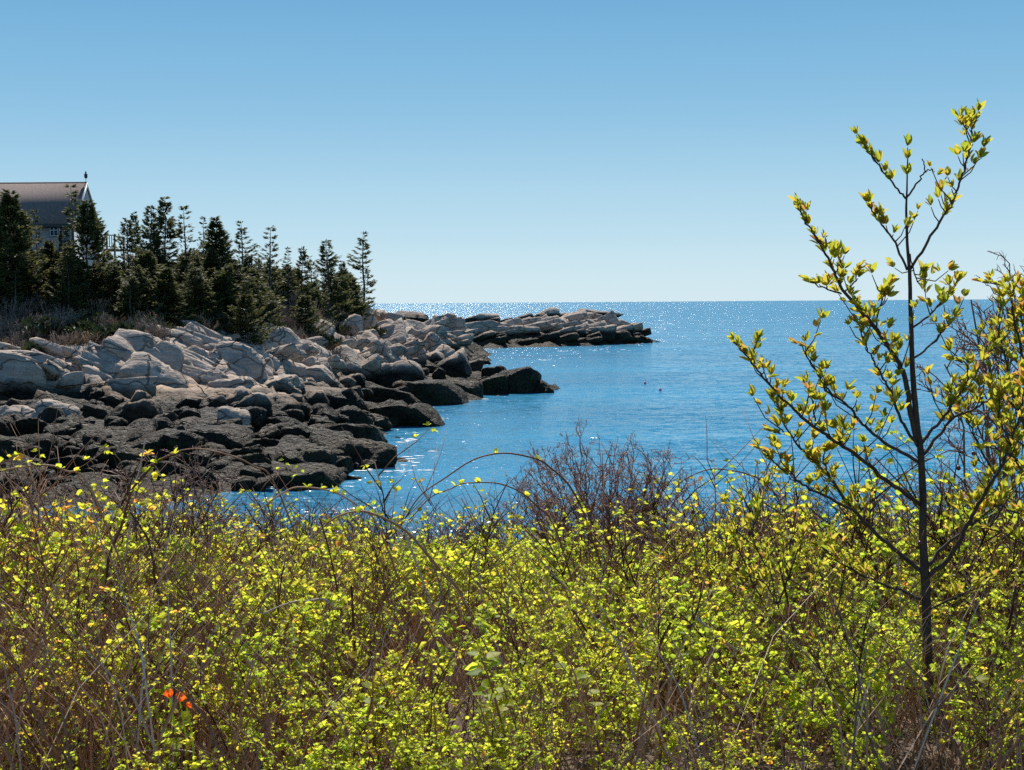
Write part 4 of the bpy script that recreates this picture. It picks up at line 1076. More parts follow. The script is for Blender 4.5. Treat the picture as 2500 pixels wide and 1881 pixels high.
def shoot_template(seed, h, n_side, leafy, lsize, tl, droop=0.15, compound=True, rad0=0.0055, dark=0.0):
    """one shrubby shoot with side twigs; leafy = leaves per metre"""
    r = np.random.default_rng(seed); s = Soup()
    def twig(p0, d, L, rad, depth):
        k = 3 if depth else 5; pts = [np.array(p0, float)]; dd = np.array(d, float)
        for i in range(k):
            dd = dd + r.normal(0, 0.13, 3) - np.array([0, 0, droop * (i / k) * 0.6]); dd /= np.linalg.norm(dd)
            pts.append(pts[-1] + dd * L / k)
        pts = np.array(pts); v, f = tube(pts, rad, rad * .35, 3); s.add(v, f, np.clip(r.normal(.38 - dark, .16), 0, 1), 0)
        n = r.poisson(leafy * L * (1 if depth else .75)); node = 0.5
        for i in range(n):
            if i % 3 == 0: node = r.uniform(.3 if depth else .45, 1.0)
            t = np.clip(node + r.normal(0, .035), .1, .999) * k; i0 = min(int(t), k - 1); p = pts[i0] + (pts[i0 + 1] - pts[i0]) * (t - i0)
            a = r.uniform(0, 6.28); base = np.array([math.cos(a), math.sin(a), r.uniform(-.7, .9)])
            tint = np.clip(r.normal(tl, .15) + .12 * (p[2] / h - .5), 0, .97)
            if compound:
                q = p + base * lsize * .7
                wv = np.cross(base, [0, 0, 1]); wv /= np.linalg.norm(wv)
                add_leaf(s, q, base + np.array([0, 0, r.normal(0, .2)]), lsize * r.uniform(.8, 1.15), r, tint)
                add_leaf(s, q, wv + base * .4 + np.array([0, 0, r.normal(0, .2)]), lsize * r.uniform(.6, .95), r, tint)
                add_leaf(s, q, -wv + base * .4 + np.array([0, 0, r.normal(0, .2)]), lsize * r.uniform(.6, .95), r, tint)
            else:
                add_leaf(s, p, base, lsize * r.uniform(.6, 1.3), r, tint)
        if depth < 1:
            for j in range(n_side):
                t = r.uniform(.25, .95) * k; i0 = min(int(t), k - 1); p = pts[i0] + (pts[i0 + 1] - pts[i0]) * (t - i0)
                a = r.uniform(0, 6.28)
                twig(p, dd * .4 + np.array([math.cos(a), math.sin(a), .55]) * .7, L * r.uniform(.2, .45), rad * .55, depth + 1)
    a = r.uniform(0, 6.28)
    twig((0, 0, -.04), (math.cos(a) * .25, math.sin(a) * .25, 1), h, rad0, 0)
    return s.arrays()

def straw_template(seed, h, n, lay):
    r = np.random.default_rng(seed); s = Soup()
    for k in range(n):
        a = r.uniform(0, 6.28); b = np.array([r.normal(0, .12), r.normal(0, .12), -.02]); L = h * r.uniform(.4, 1)
        d = np.array([math.cos(a) * lay, math.sin(a) * lay, max(.03, 1 - lay)]); d /= np.linalg.norm(d)
        w = np.cross(d, r.normal(0, 1, 3)); w = w / np.linalg.norm(w) * .0028
        m = b + d * L * .55; e = b + d * L + np.array([math.cos(a), math.sin(a), -.5]) * L * .15
        s.add(np.array([b - w, b + w, m + w, m - w, e]), [[0, 1, 2], [0, 2, 3], [3, 2, 4]], np.clip(r.normal(.45, .22), 0, 1), 0)
    return s.arrays()

def build_thicket():
    r = np.random.default_rng(101)
    T = [shoot_template(200 + i, .80, 6, 22, .034, .50) for i in range(5)]               # bright leafy rose / bramble shoots
    T += [shoot_template(220 + i, .70, 7, 46, .033, .46, compound=False) for i in range(4)]  # small leaved
    T += [shoot_template(240 + i, .85, 5, 10, .034, .68) for i in range(4)]               # sparse yellowish
    T += [shoot_template(260 + i, .95, 6, 0, .03, .5) for i in range(4)]                  # bare
    T += [shoot_template(280 + i, .55, 4, 22, .042, .40, .3) for i in range(2)]           # larger leaves, low
    T += [shoot_template(320 + i, 1.0, 7, 5, .034, .58, .05, rad0=.0085, dark=.25) for i in range(4)]       # tall dark stems
    T += [shoot_template(340 + i, .85, 5, 18, .048, .45, .1) for i in range(3)]                               # bigger leaved clumps
    inst = [[] for _ in T]
    n = 5600
    Y = 4.3 + (15.2 - 4.3) * r.uniform(0, 1, n) ** 1.12
    X = r.uniform(-1, 1, n) * (0.43 * Y + 0.9)
    Z = bluff(X, Y)
    patch = fbm(np.stack([X, Y, 0 * X], 1), 0.55, 3, 71)
    ragged = fbm(np.stack([X, Y, 0 * X + 5], 1), 1.3, 2, 73)
    for x, y, z, pn, rag in zip(X, Y, Z, patch, ragged):
        uu = x / y * F_PX + CU
        left = np.clip((900 - uu) / 900, 0, 1)
        if (x + 0.3) ** 2 / .16 + (y - 6.4) ** 2 / .6 < 1: continue                       # bare earth patch
        if y < 5.55 and abs(x - .2975 * y) < .10: continue                             # the young tree keeps its foot free
        if y < 5.0 and abs(uu - 434) < 75: continue                                   # gap where the orange flowers stand
        q = r.uniform()
        thin = left * .55 + .45 * (pn < -.22)
        if q < .33 + .28 * left or y > 12.6 + r.normal(0, .5): k = 13 + r.integers(4)
        elif q < .34 + thin: k = 9 + r.integers(4)
        elif q < .68 + .1 * thin: k = r.integers(5)
        elif q < .9: k = 5 + r.integers(4)
        else: k = 17 + r.integers(2)
        if r.uniform() < .085: k = 19 + r.integers(4)
        elif (pn > .08 and r.uniform() < .36) or (y < 7 and r.uniform() < .3): k = 23 + r.integers(3)
        line = np.interp(y, [4.4, 5.2, 7.2], [.31, .245, .161]) * y                                                                  # the hedge-like top of the thicket follows the slope of the bluff
        line += .009 * y * (np.exp(-((uu - 1100) / 420) ** 2) if y > 7 else 0)
        room = CAM_H - line - z
        sc = np.clip(room / .80 * r.uniform(.62, 1.12), .28, 1.35) * (1.12 if left > .6 and y > 7 else 1) * (1 + .30 * rag)
        if k >= 23: sc = sc * .88
        if k >= 19 and k < 23: sc = sc * 1.18
        if k >= 13 and k < 17: sc = min(sc * 1.12, 1.4) if y < 12.6 else r.uniform(.5, .95)
        inst[k].append((x, y, z, r.uniform(0, 6.28), sc, r.normal(0, .22), r.normal(0, .22), r.normal(0, .07) + .07 * left + .12 * pn - .02))
    o = obj('bramble_thicket', join_copies('bramble_thicket', T, inst, [M['stem'], M['leaf']], True))
    tag(o, 'tangled thicket of brambles and roses in yellow green spring leaf', 'thicket', kind='stuff')
    # dead straw and fallen stems
    S = [straw_template(1, .5, 16, .35), straw_template(2, .35, 22, .96), straw_template(3, .85, 14, .3)]
    inst = [[] for _ in S]
    for k in range(8500):
        y = 4.2 + 11 * r.uniform() ** .8; x = r.uniform(-1, 1) * (.43 * y + .9)
        left = np.clip((1000 - (x / y * F_PX + CU)) / 1000, 0, 1)
        j = 1 if r.uniform() < .55 - .3 * left else r.choice([0, 2])
        if j != 1 and r.uniform() > .35 + .65 * left: continue
        inst[j].append((x, y, float(bluff(x, y)), r.uniform(0, 6.28), r.uniform(.7, 1.3), r.normal(0, .1), r.normal(0, .1), r.normal(-.08 * left, .15)))
    o = obj('dry_straw', join_copies('dry_straw', S, inst, [M['litter']], False))
    tag(o, 'dry brown straw and dead stems littering the thicket floor', 'litter', kind='stuff')
    # bare twig fringe at the edge of the bluff
    B = [shoot_template(300 + i, .9, 9, 0, .03, .5, .0) for i in range(6)]
    inst = [[] for _ in B]
    for k in range(520):
        y = r.uniform(10.5, 14.8); x = r.uniform(-1, 1) * (.43 * y + .5); z = float(bluff(x, y))
        top = CAM_H - (0.148 + r.normal(0, .007)) * y
        inst[r.integers(6)].append((x, y, z, r.uniform(0, 6.28), max(.3, (top - z) / .88), r.normal(0, .1), r.normal(0, .1), r.normal(-.12, .08)))
    o = obj('bare_twig_fringe', join_copies('bare_twig_fringe', B, inst, [M['twig'], M['leaf']], True))
    tag(o, 'fringe of thin leafless twigs along the bluff edge', 'twigs', kind='stuff')
build_thicket()

# ------------------------------------------------------------------ saplings
def px_path(pts, Y0, dslope):
    """photo pixel path -> 3D path; the branch also leaves the trunk plane by dslope metres of depth per metre of length"""
    P, Lc, last = [], 0.0, None
    for u, v in pts:
        p = pix(u, v, Y0)
        if last is not None: Lc += np.linalg.norm(p - last)
        last = p
        P.append(pix(u, v, Y0 + dslope * Lc))
    return np.array(P)

def build_sapling(name, label, trunk, branches, Y0, r_base, seed, spacing=0.03, lsize=.044, max_parts=300, tipn=(5, 8)):
    r = np.random.default_rng(seed)
    tp = px_path(trunk, Y0, 0.0); g = float(bluff(tp[0][0], tp[0][1]))
    if tp[0][2] > g - .05: tp = np.vstack([[tp[0][0] + .01, tp[0][1], g - .08], tp])
    origin = np.array([tp[0][0], tp[0][1], g])
    root = empty(name, origin); tag(root, label, 'tree')
    tpath = smooth_path(tp, 4)
    v, f = tube(tpath - origin, r_base * np.linspace(1, .09, len(tpath)) ** 1.15, 0, 8)
    n1 = fbm(v, 14.0, 2, seed) * .0016
    s = Soup(); s.add(v + n1[:, None] * np.array([1, 1, 0]), f, .35); obj('trunk', s.mesh('trunk', [M['tbark']]), root)
    leaves = []; tip_d = tpath[-1] - tpath[-2]
    def rosette(p, d, n, size):
        d = d / np.linalg.norm(d)
        for i in range(n):
            a = i * 2.4 + r.uniform(-.3, .3); sp = r.uniform(.45, 1.5) * (.35 + .65 * i / n)
            side = np.array([math.cos(a), math.sin(a), 0]); side = side - d * (side @ d)
            dd = d + side * sp + np.array([0, 0, .25])
            leaves.append((p + dd * .004, dd, size * r.uniform(.62, 1.25), r.normal(0, .6), np.clip(r.normal(.52, .2) + (.18 if i < 2 else 0), 0, 1), int(r.integers(3))))
    for q in (0, .05, .11): rosette(tpath[-1] - np.array([0, 0, q]), tip_d + np.array([0, 0, .01]), 6, lsize)
    for bi, (pts, rad, leafy) in enumerate(branches):
        P = smooth_path(px_path(pts, Y0, r.uniform(-.45, .45) if bi else .1), 5)
        P = P + np.vstack([np.zeros(3), r.normal(0, .0025, (len(P) - 1, 3))])
        s = Soup(); v, f = tube(P - origin, rad * .88, .0022, 6); s.add(v, f, .4)
        seg = np.linalg.norm(np.diff(P, axis=0), axis=1); L = np.concatenate([[0], np.cumsum(seg)])
        tdir = P[-1] - P[-2]
        if leafy:
            rosette(P[-1], tdir, int(r.integers(*tipn)), lsize)
            rosette(P[-1] - tdir / np.linalg.norm(tdir) * .035, tdir, 5, lsize * .95); rosette(P[-1] - tdir / np.linalg.norm(tdir) * .075, tdir, 4, lsize * .9)
            d0 = L[-1] * .22 + .03
            while d0 < L[-1] - .03:
                p = np.array([np.interp(d0, L, P[:, k]) for k in range(3)]); j = min(np.searchsorted(L, d0), len(P) - 1)
                t = P[j] - P[j - 1]; t /= np.linalg.norm(t)
                a = r.uniform(0, 6.28); sl = r.choice([.012, .03, .06, .13, .22], p=[.28, .27, .23, .14, .08]) * r.uniform(.7, 1.3) * (1.1 - .75 * d0 / L[-1])
                side = np.array([math.cos(a), math.sin(a) * .7, .35]); dd = t * .55 + side; dd /= np.linalg.norm(dd)
                e = p + dd * sl * .6; e2 = p + dd * sl + np.array([0, 0, .35 * sl])
                v, f = tube(np.array([p, e, e2]) - origin, .0026, .0016, 4); s.add(v, f, .5)
                if sl > .08:
                    for q in (.45, .75): rosette(p + (e2 - p) * q, e2 - e + r.normal(0, .05, 3), int(r.integers(3, 5)), lsize * .85)
                if sl < .02 and r.uniform() < .25: leaves.append((e2, dd, lsize * .45, 0., .8, 0))
                else: rosette(e2, e2 - e, int(r.integers(5, 9)), lsize * r.uniform(.75, 1.1))
                d0 += spacing * r.uniform(.35, 1.0)
        obj('branch', s.mesh('branch', [M['tbark']]), root)
    leaves.sort(key=lambda q: -q[2])
    big, rest = leaves[:max_parts], leaves[max_parts:]
    LM = {}
    for (p, d, size, roll, t, k) in big:
        tq = round(t * 5) / 5
        if (k, tq) not in LM:
            V, F = LEAF[k]; V = V * np.array([.60, 1, 1]); LM[(k, tq)] = np_mesh('leaf', V, F, [M['tleaf']], None, np.full(len(V), tq))
        o = obj('leaf', LM[(k, tq)], root); R = orient(d, roll) * size; q = p - origin
        o.matrix_local = Matrix(((R[0, 0], R[0, 1], R[0, 2], q[0]), (R[1, 0], R[1, 1], R[1, 2], q[1]), (R[2, 0], R[2, 1], R[2, 2], q[2]), (0, 0, 0, 1)))
    if rest:
        s = Soup()
        for (p, d, size, roll, t, k) in rest:
            V, F = LEAF[k]; s.add((V * np.array([.60, 1, 1]) * size) @ orient(d, roll).T + (p - origin), F, t)
        tag(obj('foliage', s.mesh('foliage', [M['tleaf']]), root), kind='stuff')
    return root

TRUNK = [(2277, 1900), (2268, 1696), (2264, 1569), (2259, 1425), (2253, 1316), (2253, 1220), (2248, 1112), (2239, 1039), (2230, 931), (2226, 858), (2223, 750), (2221, 664), (2215, 592), (2213, 519), (2214, 465), (2216, 386), (2215, 360)]
BR = [
 ([(2223, 657), (2264, 588), (2297, 537), (2326, 487), (2347, 436), (2362, 393), (2369, 357), (2376, 310), (2387, 275)], .0065, 1),
 ([(2366, 350), (2358, 316), (2344, 288)], .003, 1),
 ([(2215, 660), (2185, 595), (2159, 559), (2130, 516), (2120, 498)], .0055, 1),
 ([(2213, 486), (2205, 478), (2170, 436), (2134, 389), (2109, 352)], .005, 1),
 ([(2214, 482), (2243, 443), (2261, 418), (2280, 418)], .0045, 0), ([(2258, 422), (2258, 408), (2253, 388)], .003, 0),
 ([(2237, 1075), (2221, 996), (2210, 931), (2188, 877), (2152, 819), (2109, 768), (2094, 747), (2062, 715), (2036, 664), (2015, 621), (1989, 574), (1964, 537), (1946, 500)], .013, 1),
 ([(2054, 718), (2015, 705), (1979, 686)], .004, 1), ([(2138, 800), (2145, 751), (2167, 697)], .004, 1), ([(2040, 672), (2052, 640), (2047, 615)], .004, 1), ([(2062, 715), (2085, 690), (2095, 660)], .004, 1),
 ([(2230, 875), (2271, 844), (2311, 797), (2329, 779)], .005, 1), ([(2228, 800), (2275, 765), (2315, 722), (2340, 682)], .005, 1),
 ([(2250, 1083), (2286, 1039), (2329, 981), (2362, 931), (2398, 884), (2425, 850)], .008, 1),
 ([(2252, 1112), (2297, 1057), (2329, 1018), (2373, 1003), (2416, 974), (2452, 938)], .008, 1),
 ([(2329, 1018), (2318, 985), (2322, 940)], .004, 1), ([(2362, 931), (2358, 890), (2330, 880)], .004, 1),
 ([(2246, 1130), (2174, 1090), (2127, 1054), (2094, 1021), (2062, 985), (2018, 953), (1997, 913), (1975, 880), (1953, 840)], .008, 1),
 ([(2251, 1235), (2163, 1173), (2091, 1112), (2040, 1079), (1989, 1043), (1942, 1003), (1903, 967), (1856, 913), (1827, 873), (1790, 835)], .010, 1),
 ([(2091, 1112), (2062, 1090), (2050, 1040)], .004, 1), ([(1989, 1043), (1985, 990), (1970, 940)], .004, 1), ([(1835, 885), (1838, 860), (1850, 835)], .004, 1),
 ([(2258, 1399), (2206, 1360), (2145, 1309), (2109, 1271), (2062, 1217), (2026, 1166), (1975, 1115), (1932, 1065), (1906, 1014), (1895, 967)], .011, 1),
 ([(2091, 1253), (2026, 1217), (1968, 1191), (1924, 1155), (1881, 1119), (1863, 1097)], .007, 1),
 ([(1932, 1065), (1905, 1050), (1888, 1058)], .004, 1), ([(2026, 1166), (2010, 1120), (2015, 1090)], .004, 1),
 ([(2262, 1412), (2315, 1363), (2362, 1287), (2394, 1220), (2434, 1159), (2467, 1086), (2492, 1003), (2504, 925)], .012, 1),
 ([(2260, 1385), (2337, 1307), (2405, 1256), (2500, 1170)], .009, 1), ([(2434, 1159), (2400, 1110), (2380, 1060), (2350, 1010)], .006, 1),
 ([(2262, 1466), (2199, 1443), (2127, 1414), (2054, 1374), (2000, 1334)], .008, 1), ([(2264, 1492), (2337, 1457), (2398, 1432)], .006, 1),
 ([(2240, 1090), (2199, 1025), (2181, 967), (2156, 924), (2134, 884), (2112, 840), (2098, 790)], .007, 1),
 ([(2467, 1086), (2440, 1020), (2445, 960)], .005, 1), ([(2222, 620), (2240, 690), (2258, 665)], .003, 1),
]
build_sapling('young_tree', 'slender young tree with yellow green leaf tufts standing at right', TRUNK, BR, 5.5, .0215, 5)
T2 = [(2565, 1900), (2560, 1500), (2550, 1200), (2540, 1000), (2530, 800), (2525, 640)]
B2 = [([(2552, 1250), (2510, 1180), (2480, 1120), (2470, 1040), (2480, 960)], .007, 1), ([(2556, 1350), (2500, 1330), (2440, 1300), (2400, 1290)], .006, 1), ([(2545, 1120), (2500, 1090), (2450, 1050), (2430, 1000)], .006, 1), ([(2535, 950), (2480, 880), (2440, 850), (2420, 800)], .006, 1), ([(2530, 860), (2500, 780), (2490, 720)], .005, 1),
      ([(2550, 1150), (2500, 1040), (2470, 950), (2455, 880), (2440, 800), (2445, 730)], .009, 1), ([(2540, 1000), (2505, 900), (2480, 800), (2470, 740), (2480, 690)], .008, 1),
      ([(2535, 900), (2500, 820), (2495, 760)], .006, 1), ([(2550, 1200), (2490, 1130), (2440, 1100), (2400, 1090)], .007, 1), ([(2555, 1300), (2500, 1260), (2450, 1240), (2410, 1200)], .007, 1), ([(2530, 800), (2490, 740), (2450, 700), (2400, 690)], .005, 1), ([(2545, 1100), (2480, 1000), (2420, 930)], .006, 1)]
build_sapling('young_tree', 'young tree reaching in from the right picture edge with dense leaf tufts', T2, B2, 6.0, .03, 9, spacing=.04, max_parts=300)
# orange-tinged suckers left of the trunk
T3 = [(1990, 1900), (1960, 1760), (1930, 1600), (1890, 1440), (1872, 1340)]
B3 = [([(1930, 1600), (1850, 1450), (1800, 1330), (1790, 1310)], .005, 1), ([(1900, 1480), (1935, 1380), (1960, 1310)], .005, 1), ([(1915, 1540), (1990, 1400), (2030, 1300)], .005, 1), ([(1880, 1400), (1840, 1320), (1845, 1230)], .004, 1), ([(1950, 1700), (2040, 1500), (2060, 1370)], .006, 1), ([(1900, 1480), (1860, 1420), (1780, 1400)], .004, 1)]
build_sapling('sapling_sucker', 'low sucker with orange yellow leaves left of the young tree', T3, B3, 5.9, .010, 12, spacing=.06, lsize=.045, max_parts=150)

# ------------------------------------------------------------------ leafless shrubs
def build_bare_shrub(u0, Y, crown, nst, seed, label, tint=.55, rad=.006, levels=4):
    r = np.random.default_rng(seed); b = pix(u0, 1400, Y); g = float(bluff(b[0], Y)); O = np.array([b[0], Y, g])
    root = empty('bare_shrub', O); tag(root, label, 'shrub', 'leafless shrubs of the bluff')
    for k in range(nst):
        cu, cv = crown[k % len(crown)]
        tip = pix(cu + r.normal(0, 22), cv + r.normal(0, 16), Y + r.normal(0, .28))
        base_p = O + np.array([r.normal(0, .08), r.normal(0, .08), -.05]); tip = base_p + (tip - base_p) * .93
        s = Soup()
        def grow(p, e, rd, lev):
            L = np.linalg.norm(e - p); n = 5
            q = np.linspace(0, 1, n)[:, None]; P = p + (e - p) * q + np.vstack([np.zeros(3), r.normal(0, .035 * L, (n - 2, 3)), np.zeros(3)]) + np.array([0, 0, .08 * L]) * np.sin(q * math.pi)
            v, f = tube(P - O, rd, rd * .5, 3 if lev else 4); s.add(v, f, np.clip(tint + .12 * lev - .2 + r.normal(0, .1), 0, 1), 0)
            if lev >= levels: return
            for j in range(r.integers(3, 5) if lev else 8):
                t = r.uniform(.35, 1.0) if lev else r.uniform(.45, 1.0)
                a = np.array([np.interp(t, np.linspace(0, 1, n), P[:, i]) for i in range(3)])
                d = (e - p) / L * .8 + r.normal(0, .7, 3) + np.array([0, 0, .12]); d /= np.linalg.norm(d)
                grow(a, a + d * L * r.uniform(.25, .46) * (1 if lev else .46), rd * .68, lev + 1)
        grow(base_p, tip, rad, 0)
        obj('stem', s.mesh('stem', [M['twig']]), root)
build_bare_shrub(1480, 9.4, [(1290, 1190), (1330, 1150), (1380, 1130), (1400, 1090), (1440, 1080), (1490, 1065), (1530, 1085), (1560, 1110), (1600, 1105), (1620, 1150), (1500, 1130), (1460, 1150), (1350, 1200), (1580, 1180), (1420, 1200), (1545, 1210), (1270, 1180), (1310, 1130), (1290, 1160), (1370, 1090), (1265, 1200), (1640, 1180), (1630, 1120), (1480, 1060), (1680, 1190), (1660, 1150), (1250, 1220)], 54, 4, 'large leafless reddish brown shrub rising over the thicket in the middle', levels=4, rad=.0048, tint=.85)
build_bare_shrub(2470, 9.0, [(2400, 690), (2440, 700), (2480, 690), (2350, 830), (2390, 810), (2420, 830), (2460, 780), (2330, 880), (2400, 870), (2450, 860), (2490, 740)], 12, 8, 'tall leafless shrub with pinkish twigs behind the right edge tree', tint=.7, rad=.009, levels=3)
build_bare_shrub(2330, 9.8, [(2300, 1180), (2340, 1150), (2380, 1140), (2270, 1210), (2420, 1160)], 9, 9, 'small leafless shrub behind the young tree trunk', levels=3)
build_bare_shrub(380, 8.4, [(330, 1140), (420, 1120), (480, 1120), (520, 1150), (560, 1170), (280, 1160), (600, 1190)], 12, 10, 'dark leafless twiggy shrub under the arching cane at left', levels=3)

# ------------------------------------------------------------------ single canes that arch over the thicket
def cane(pts, Y, rad, t, label, leaves=0, seed=1, ground=True, dsl=0.12):
    r = np.random.default_rng(seed); P = px_path(pts, Y, dsl)
    if ground:
        e = P[-1]; g = float(bluff(e[0], e[1])); dirn = P[-1] - P[-2]; k = max(0.0, (e[2] - g)) * .35
        h = dirn[:2] / (np.linalg.norm(dirn[:2]) + 1e-6)
        P = np.vstack([P, [e[0] + h[0] * k, e[1] + h[1] * k, float(bluff(e[0] + h[0] * k, e[1] + h[1] * k)) - .03]])
    P = smooth_path(P, 5); O = P[-1].copy()
    root = empty('bramble_cane', O); tag(root, label, 'cane', 'single canes of the thicket')
    s = Soup(); v, f = tube(P - O, rad * .55, rad, 5); s.add(v, f, np.clip(t + .1 * vnoise(v + O, 9.0, seed), 0, 1))
    for k in range(int(len(P) * .8)):        # thorns and bud stubs
        i = int(r.integers(1, len(P) - 1)); d = r.normal(0, 1, 3); d /= np.linalg.norm(d)
        v, f = tube(np.array([P[i] - O, P[i] - O + d * r.uniform(.008, .02)]), .0016, .0004, 3); s.add(v, f, .3)
    obj('stem', s.mesh('stem', [M['stem']]), root)
    for k in range(leaves):
        i = int(r.integers(1, int(len(P) * .8))); V, F = LEAF[k % 3]
        for j in range(3):
            d = np.array([r.normal(0, 1), r.normal(0, .6), r.uniform(.1, 1)]); sz = r.uniform(.022, .042)
            obj('leaf', np_mesh('leaf', (V * sz) @ orient(d, r.normal(0, .6)).T + (P[i] - O), F, [M['leaf']], None, np.full(len(V), np.clip(r.normal(.6, .15), 0, .95))), root)
CANES = [
 ([(975, 1290), (1024, 1213), (1092, 1164), (1150, 1126), (1200, 1110), (1250, 1108), (1315, 1123), (1344, 1143), (1385, 1180), (1420, 1240), (1440, 1300), (1470, 1390)], 7.6, .0065, .3, 'highest dark cane arching over the water in the middle', 4),
 ([(1000, 1270), (1051, 1215), (1100, 1194), (1132, 1181), (1200, 1179), (1241, 1188), (1282, 1209), (1306, 1232), (1341, 1264), (1364, 1314), (1385, 1380)], 7.2, .0052, .35, 'second dark cane arching just below the highest one', 5),
 ([(600, 1290), (623, 1256), (658, 1226), (699, 1199), (729, 1190), (783, 1194), (821, 1204), (848, 1218), (883, 1245), (930, 1300)], 7.4, .0062, .75, 'pale brown cane arching low over the left water inlet', 6),
 ([(770, 1310), (794, 1283), (821, 1264), (853, 1252), (889, 1249), (921, 1259), (956, 1275), (997, 1302), (1038, 1348), (1078, 1397), (1133, 1467)], 6.4, .0075, .62, 'thick tan cane arching right below the inlet cane', 3),
 ([(1590, 1320), (1617, 1244), (1652, 1188), (1688, 1162), (1736, 1146), (1790, 1150), (1827, 1159), (1863, 1179), (1920, 1260)], 8.2, .005, .3, 'thin dark cane arching left of the young tree', 0),
 ([(340, 1150), (404, 1115), (439, 1101), (480, 1096), (515, 1101), (570, 1115), (620, 1140), (680, 1200)], 7.8, .0055, .55, 'reddish cane arching before the dark boulders at left', 0),
 ([(-30, 1160), (0, 1150), (54, 1141), (110, 1136), (160, 1150), (230, 1210)], 6.8, .006, .7, 'pale cane crossing the left picture edge', 5),
 ([(79, 1088), (30, 1118), (0, 1134), (-40, 1170)], 6.9, .004, .5, 'thin cane slanting up at the left picture edge', 2),
 ([(355, 1072), (348, 1110), (340, 1150), (328, 1190), (322, 1260)], 7.0, .0055, 1.0, 'bleached white dead stalk standing before the dark rocks', 0),
 ([(350, 1098), (372, 1130), (390, 1156), (420, 1230)], 7.2, .003, .95, 'thin bleached twig beside the white dead stalk', 0),
 ([(175, 1170), (195, 1190), (215, 1208), (230, 1230), (240, 1300)], 6.6, .0045, .95, 'short bleached stalk bent over among yellow leaves at left', 0),
 ([(440, 1105), (385, 1128), (345, 1170), (320, 1202), (295, 1290), (266, 1362), (255, 1470)], 6.4, .008, .15, 'dark stout stem leaning right at left of the thicket', 8),
 ([(318, 1250), (345, 1290), (362, 1320), (376, 1380), (385, 1440)], 6.6, .0085, .15, 'dark stout stem bent down right at left of the thicket', 3),
 ([(10, 1395), (60, 1440), (120, 1500), (180, 1570), (240, 1640)], 5.6, .007, .2, 'dark cane running down right near the left bottom', 6),
 ([(430, 1430), (510, 1540), (545, 1600), (550, 1700), (548, 1800)], 5.6, .0065, .25, 'long bowed dark cane in the lower left', 5),
 ([(285, 1560), (270, 1640), (255, 1740), (248, 1830)], 5.3, .0068, .3, 'upright reddish stalk in the lower left', 0),
 ([(780, 1265), (800, 1330), (820, 1420), (835, 1500), (845, 1560)], 6.4, .006, .2, 'dark upright stem left of the middle', 5),
 ([(858, 1430), (862, 1500), (866, 1580), (868, 1640)], 6.0, .0085, .1, 'short dark trunk like stem left of the middle', 0),
 ([(1100, 1430), (1060, 1500), (1010, 1600), (960, 1690), (910, 1790)], 5.4, .0055, .35, 'cane leaning right near the bare earth patch', 7),
 ([(880, 1590), (850, 1660), (800, 1740), (760, 1850)], 5.2, .0075, .12, 'dark forked stem in the lower middle', 4),
 ([(600, 1690), (660, 1740), (720, 1790), (760, 1830)], 5.25, .006, .15, 'dark branch slanting down to the forked stem', 2),
 ([(1000, 1440), (1060, 1560), (1085, 1660), (1090, 1780)], 5.3, .0055, .4, 'tall thin reddish stem beside the bare earth patch', 6),
 ([(1650, 1500), (1610, 1580), (1612, 1680), (1620, 1800)], 5.3, .008, .12, 'dark upright stem in the lower middle right', 3),
 ([(1470, 1600), (1500, 1690), (1535, 1760), (1540, 1850)], 5.2, .0072, .12, 'dark stem with forked top near the bottom right of middle', 3),
 ([(1400, 1490), (1450, 1570), (1500, 1640), (1520, 1740)], 5.6, .0075, .15, 'dark leaning stem right of the middle', 2),
 ([(1700, 1510), (1800, 1590), (1890, 1630), (1980, 1680), (2050, 1740), (2110, 1800)], 5.5, .011, .85, 'grey barked fallen limb slanting down toward the young tree', 0),
 ([(1760, 1850), (1900, 1850), (2020, 1840), (2100, 1800)], 5.1, .006, .85, 'pale dead branch lying low at the bottom right', 0),
 ([(1900, 1370), (1925, 1480), (1945, 1600), (1965, 1720), (1990, 1820)], 5.8, .008, .1, 'dark straight stem rising left of the young tree', 3),
 ([(2480, 1430), (2460, 1540), (2420, 1620), (2370, 1720), (2310, 1830)], 5.4, .010, .08, 'stout dark stem curving up at the lower right', 3),
 ([(2330, 1620), (2390, 1690), (2430, 1770), (2450, 1860)], 5.3, .009, .08, 'dark stem crossing the curved one at the lower right', 3),
 ([(560, 1870), (460, 1835), (380, 1832), (300, 1850)], 5.0, .005, .95, 'bleached dead stick lying near the bottom left', 0),
 ([(1165, 1340), (1168, 1370), (1170, 1410)], 7.0, .006, 1.0, 'short bleached upright stub in the middle of the thicket', 0),
 ([(960, 1285), (985, 1310), (1000, 1330)], 6.6, .006, .95, 'bleached broken twig tip under the tan arching cane', 0),
 ([(640, 1500), (700, 1475), (750, 1468), (820, 1490)], 6.1, .006, .9, 'pale dead cane lying level left of the middle', 0),
]
for i, (p, Y, rd, t, lab, lv) in enumerate(CANES): cane(p, Y, rd, t, lab, lv, 500 + i)

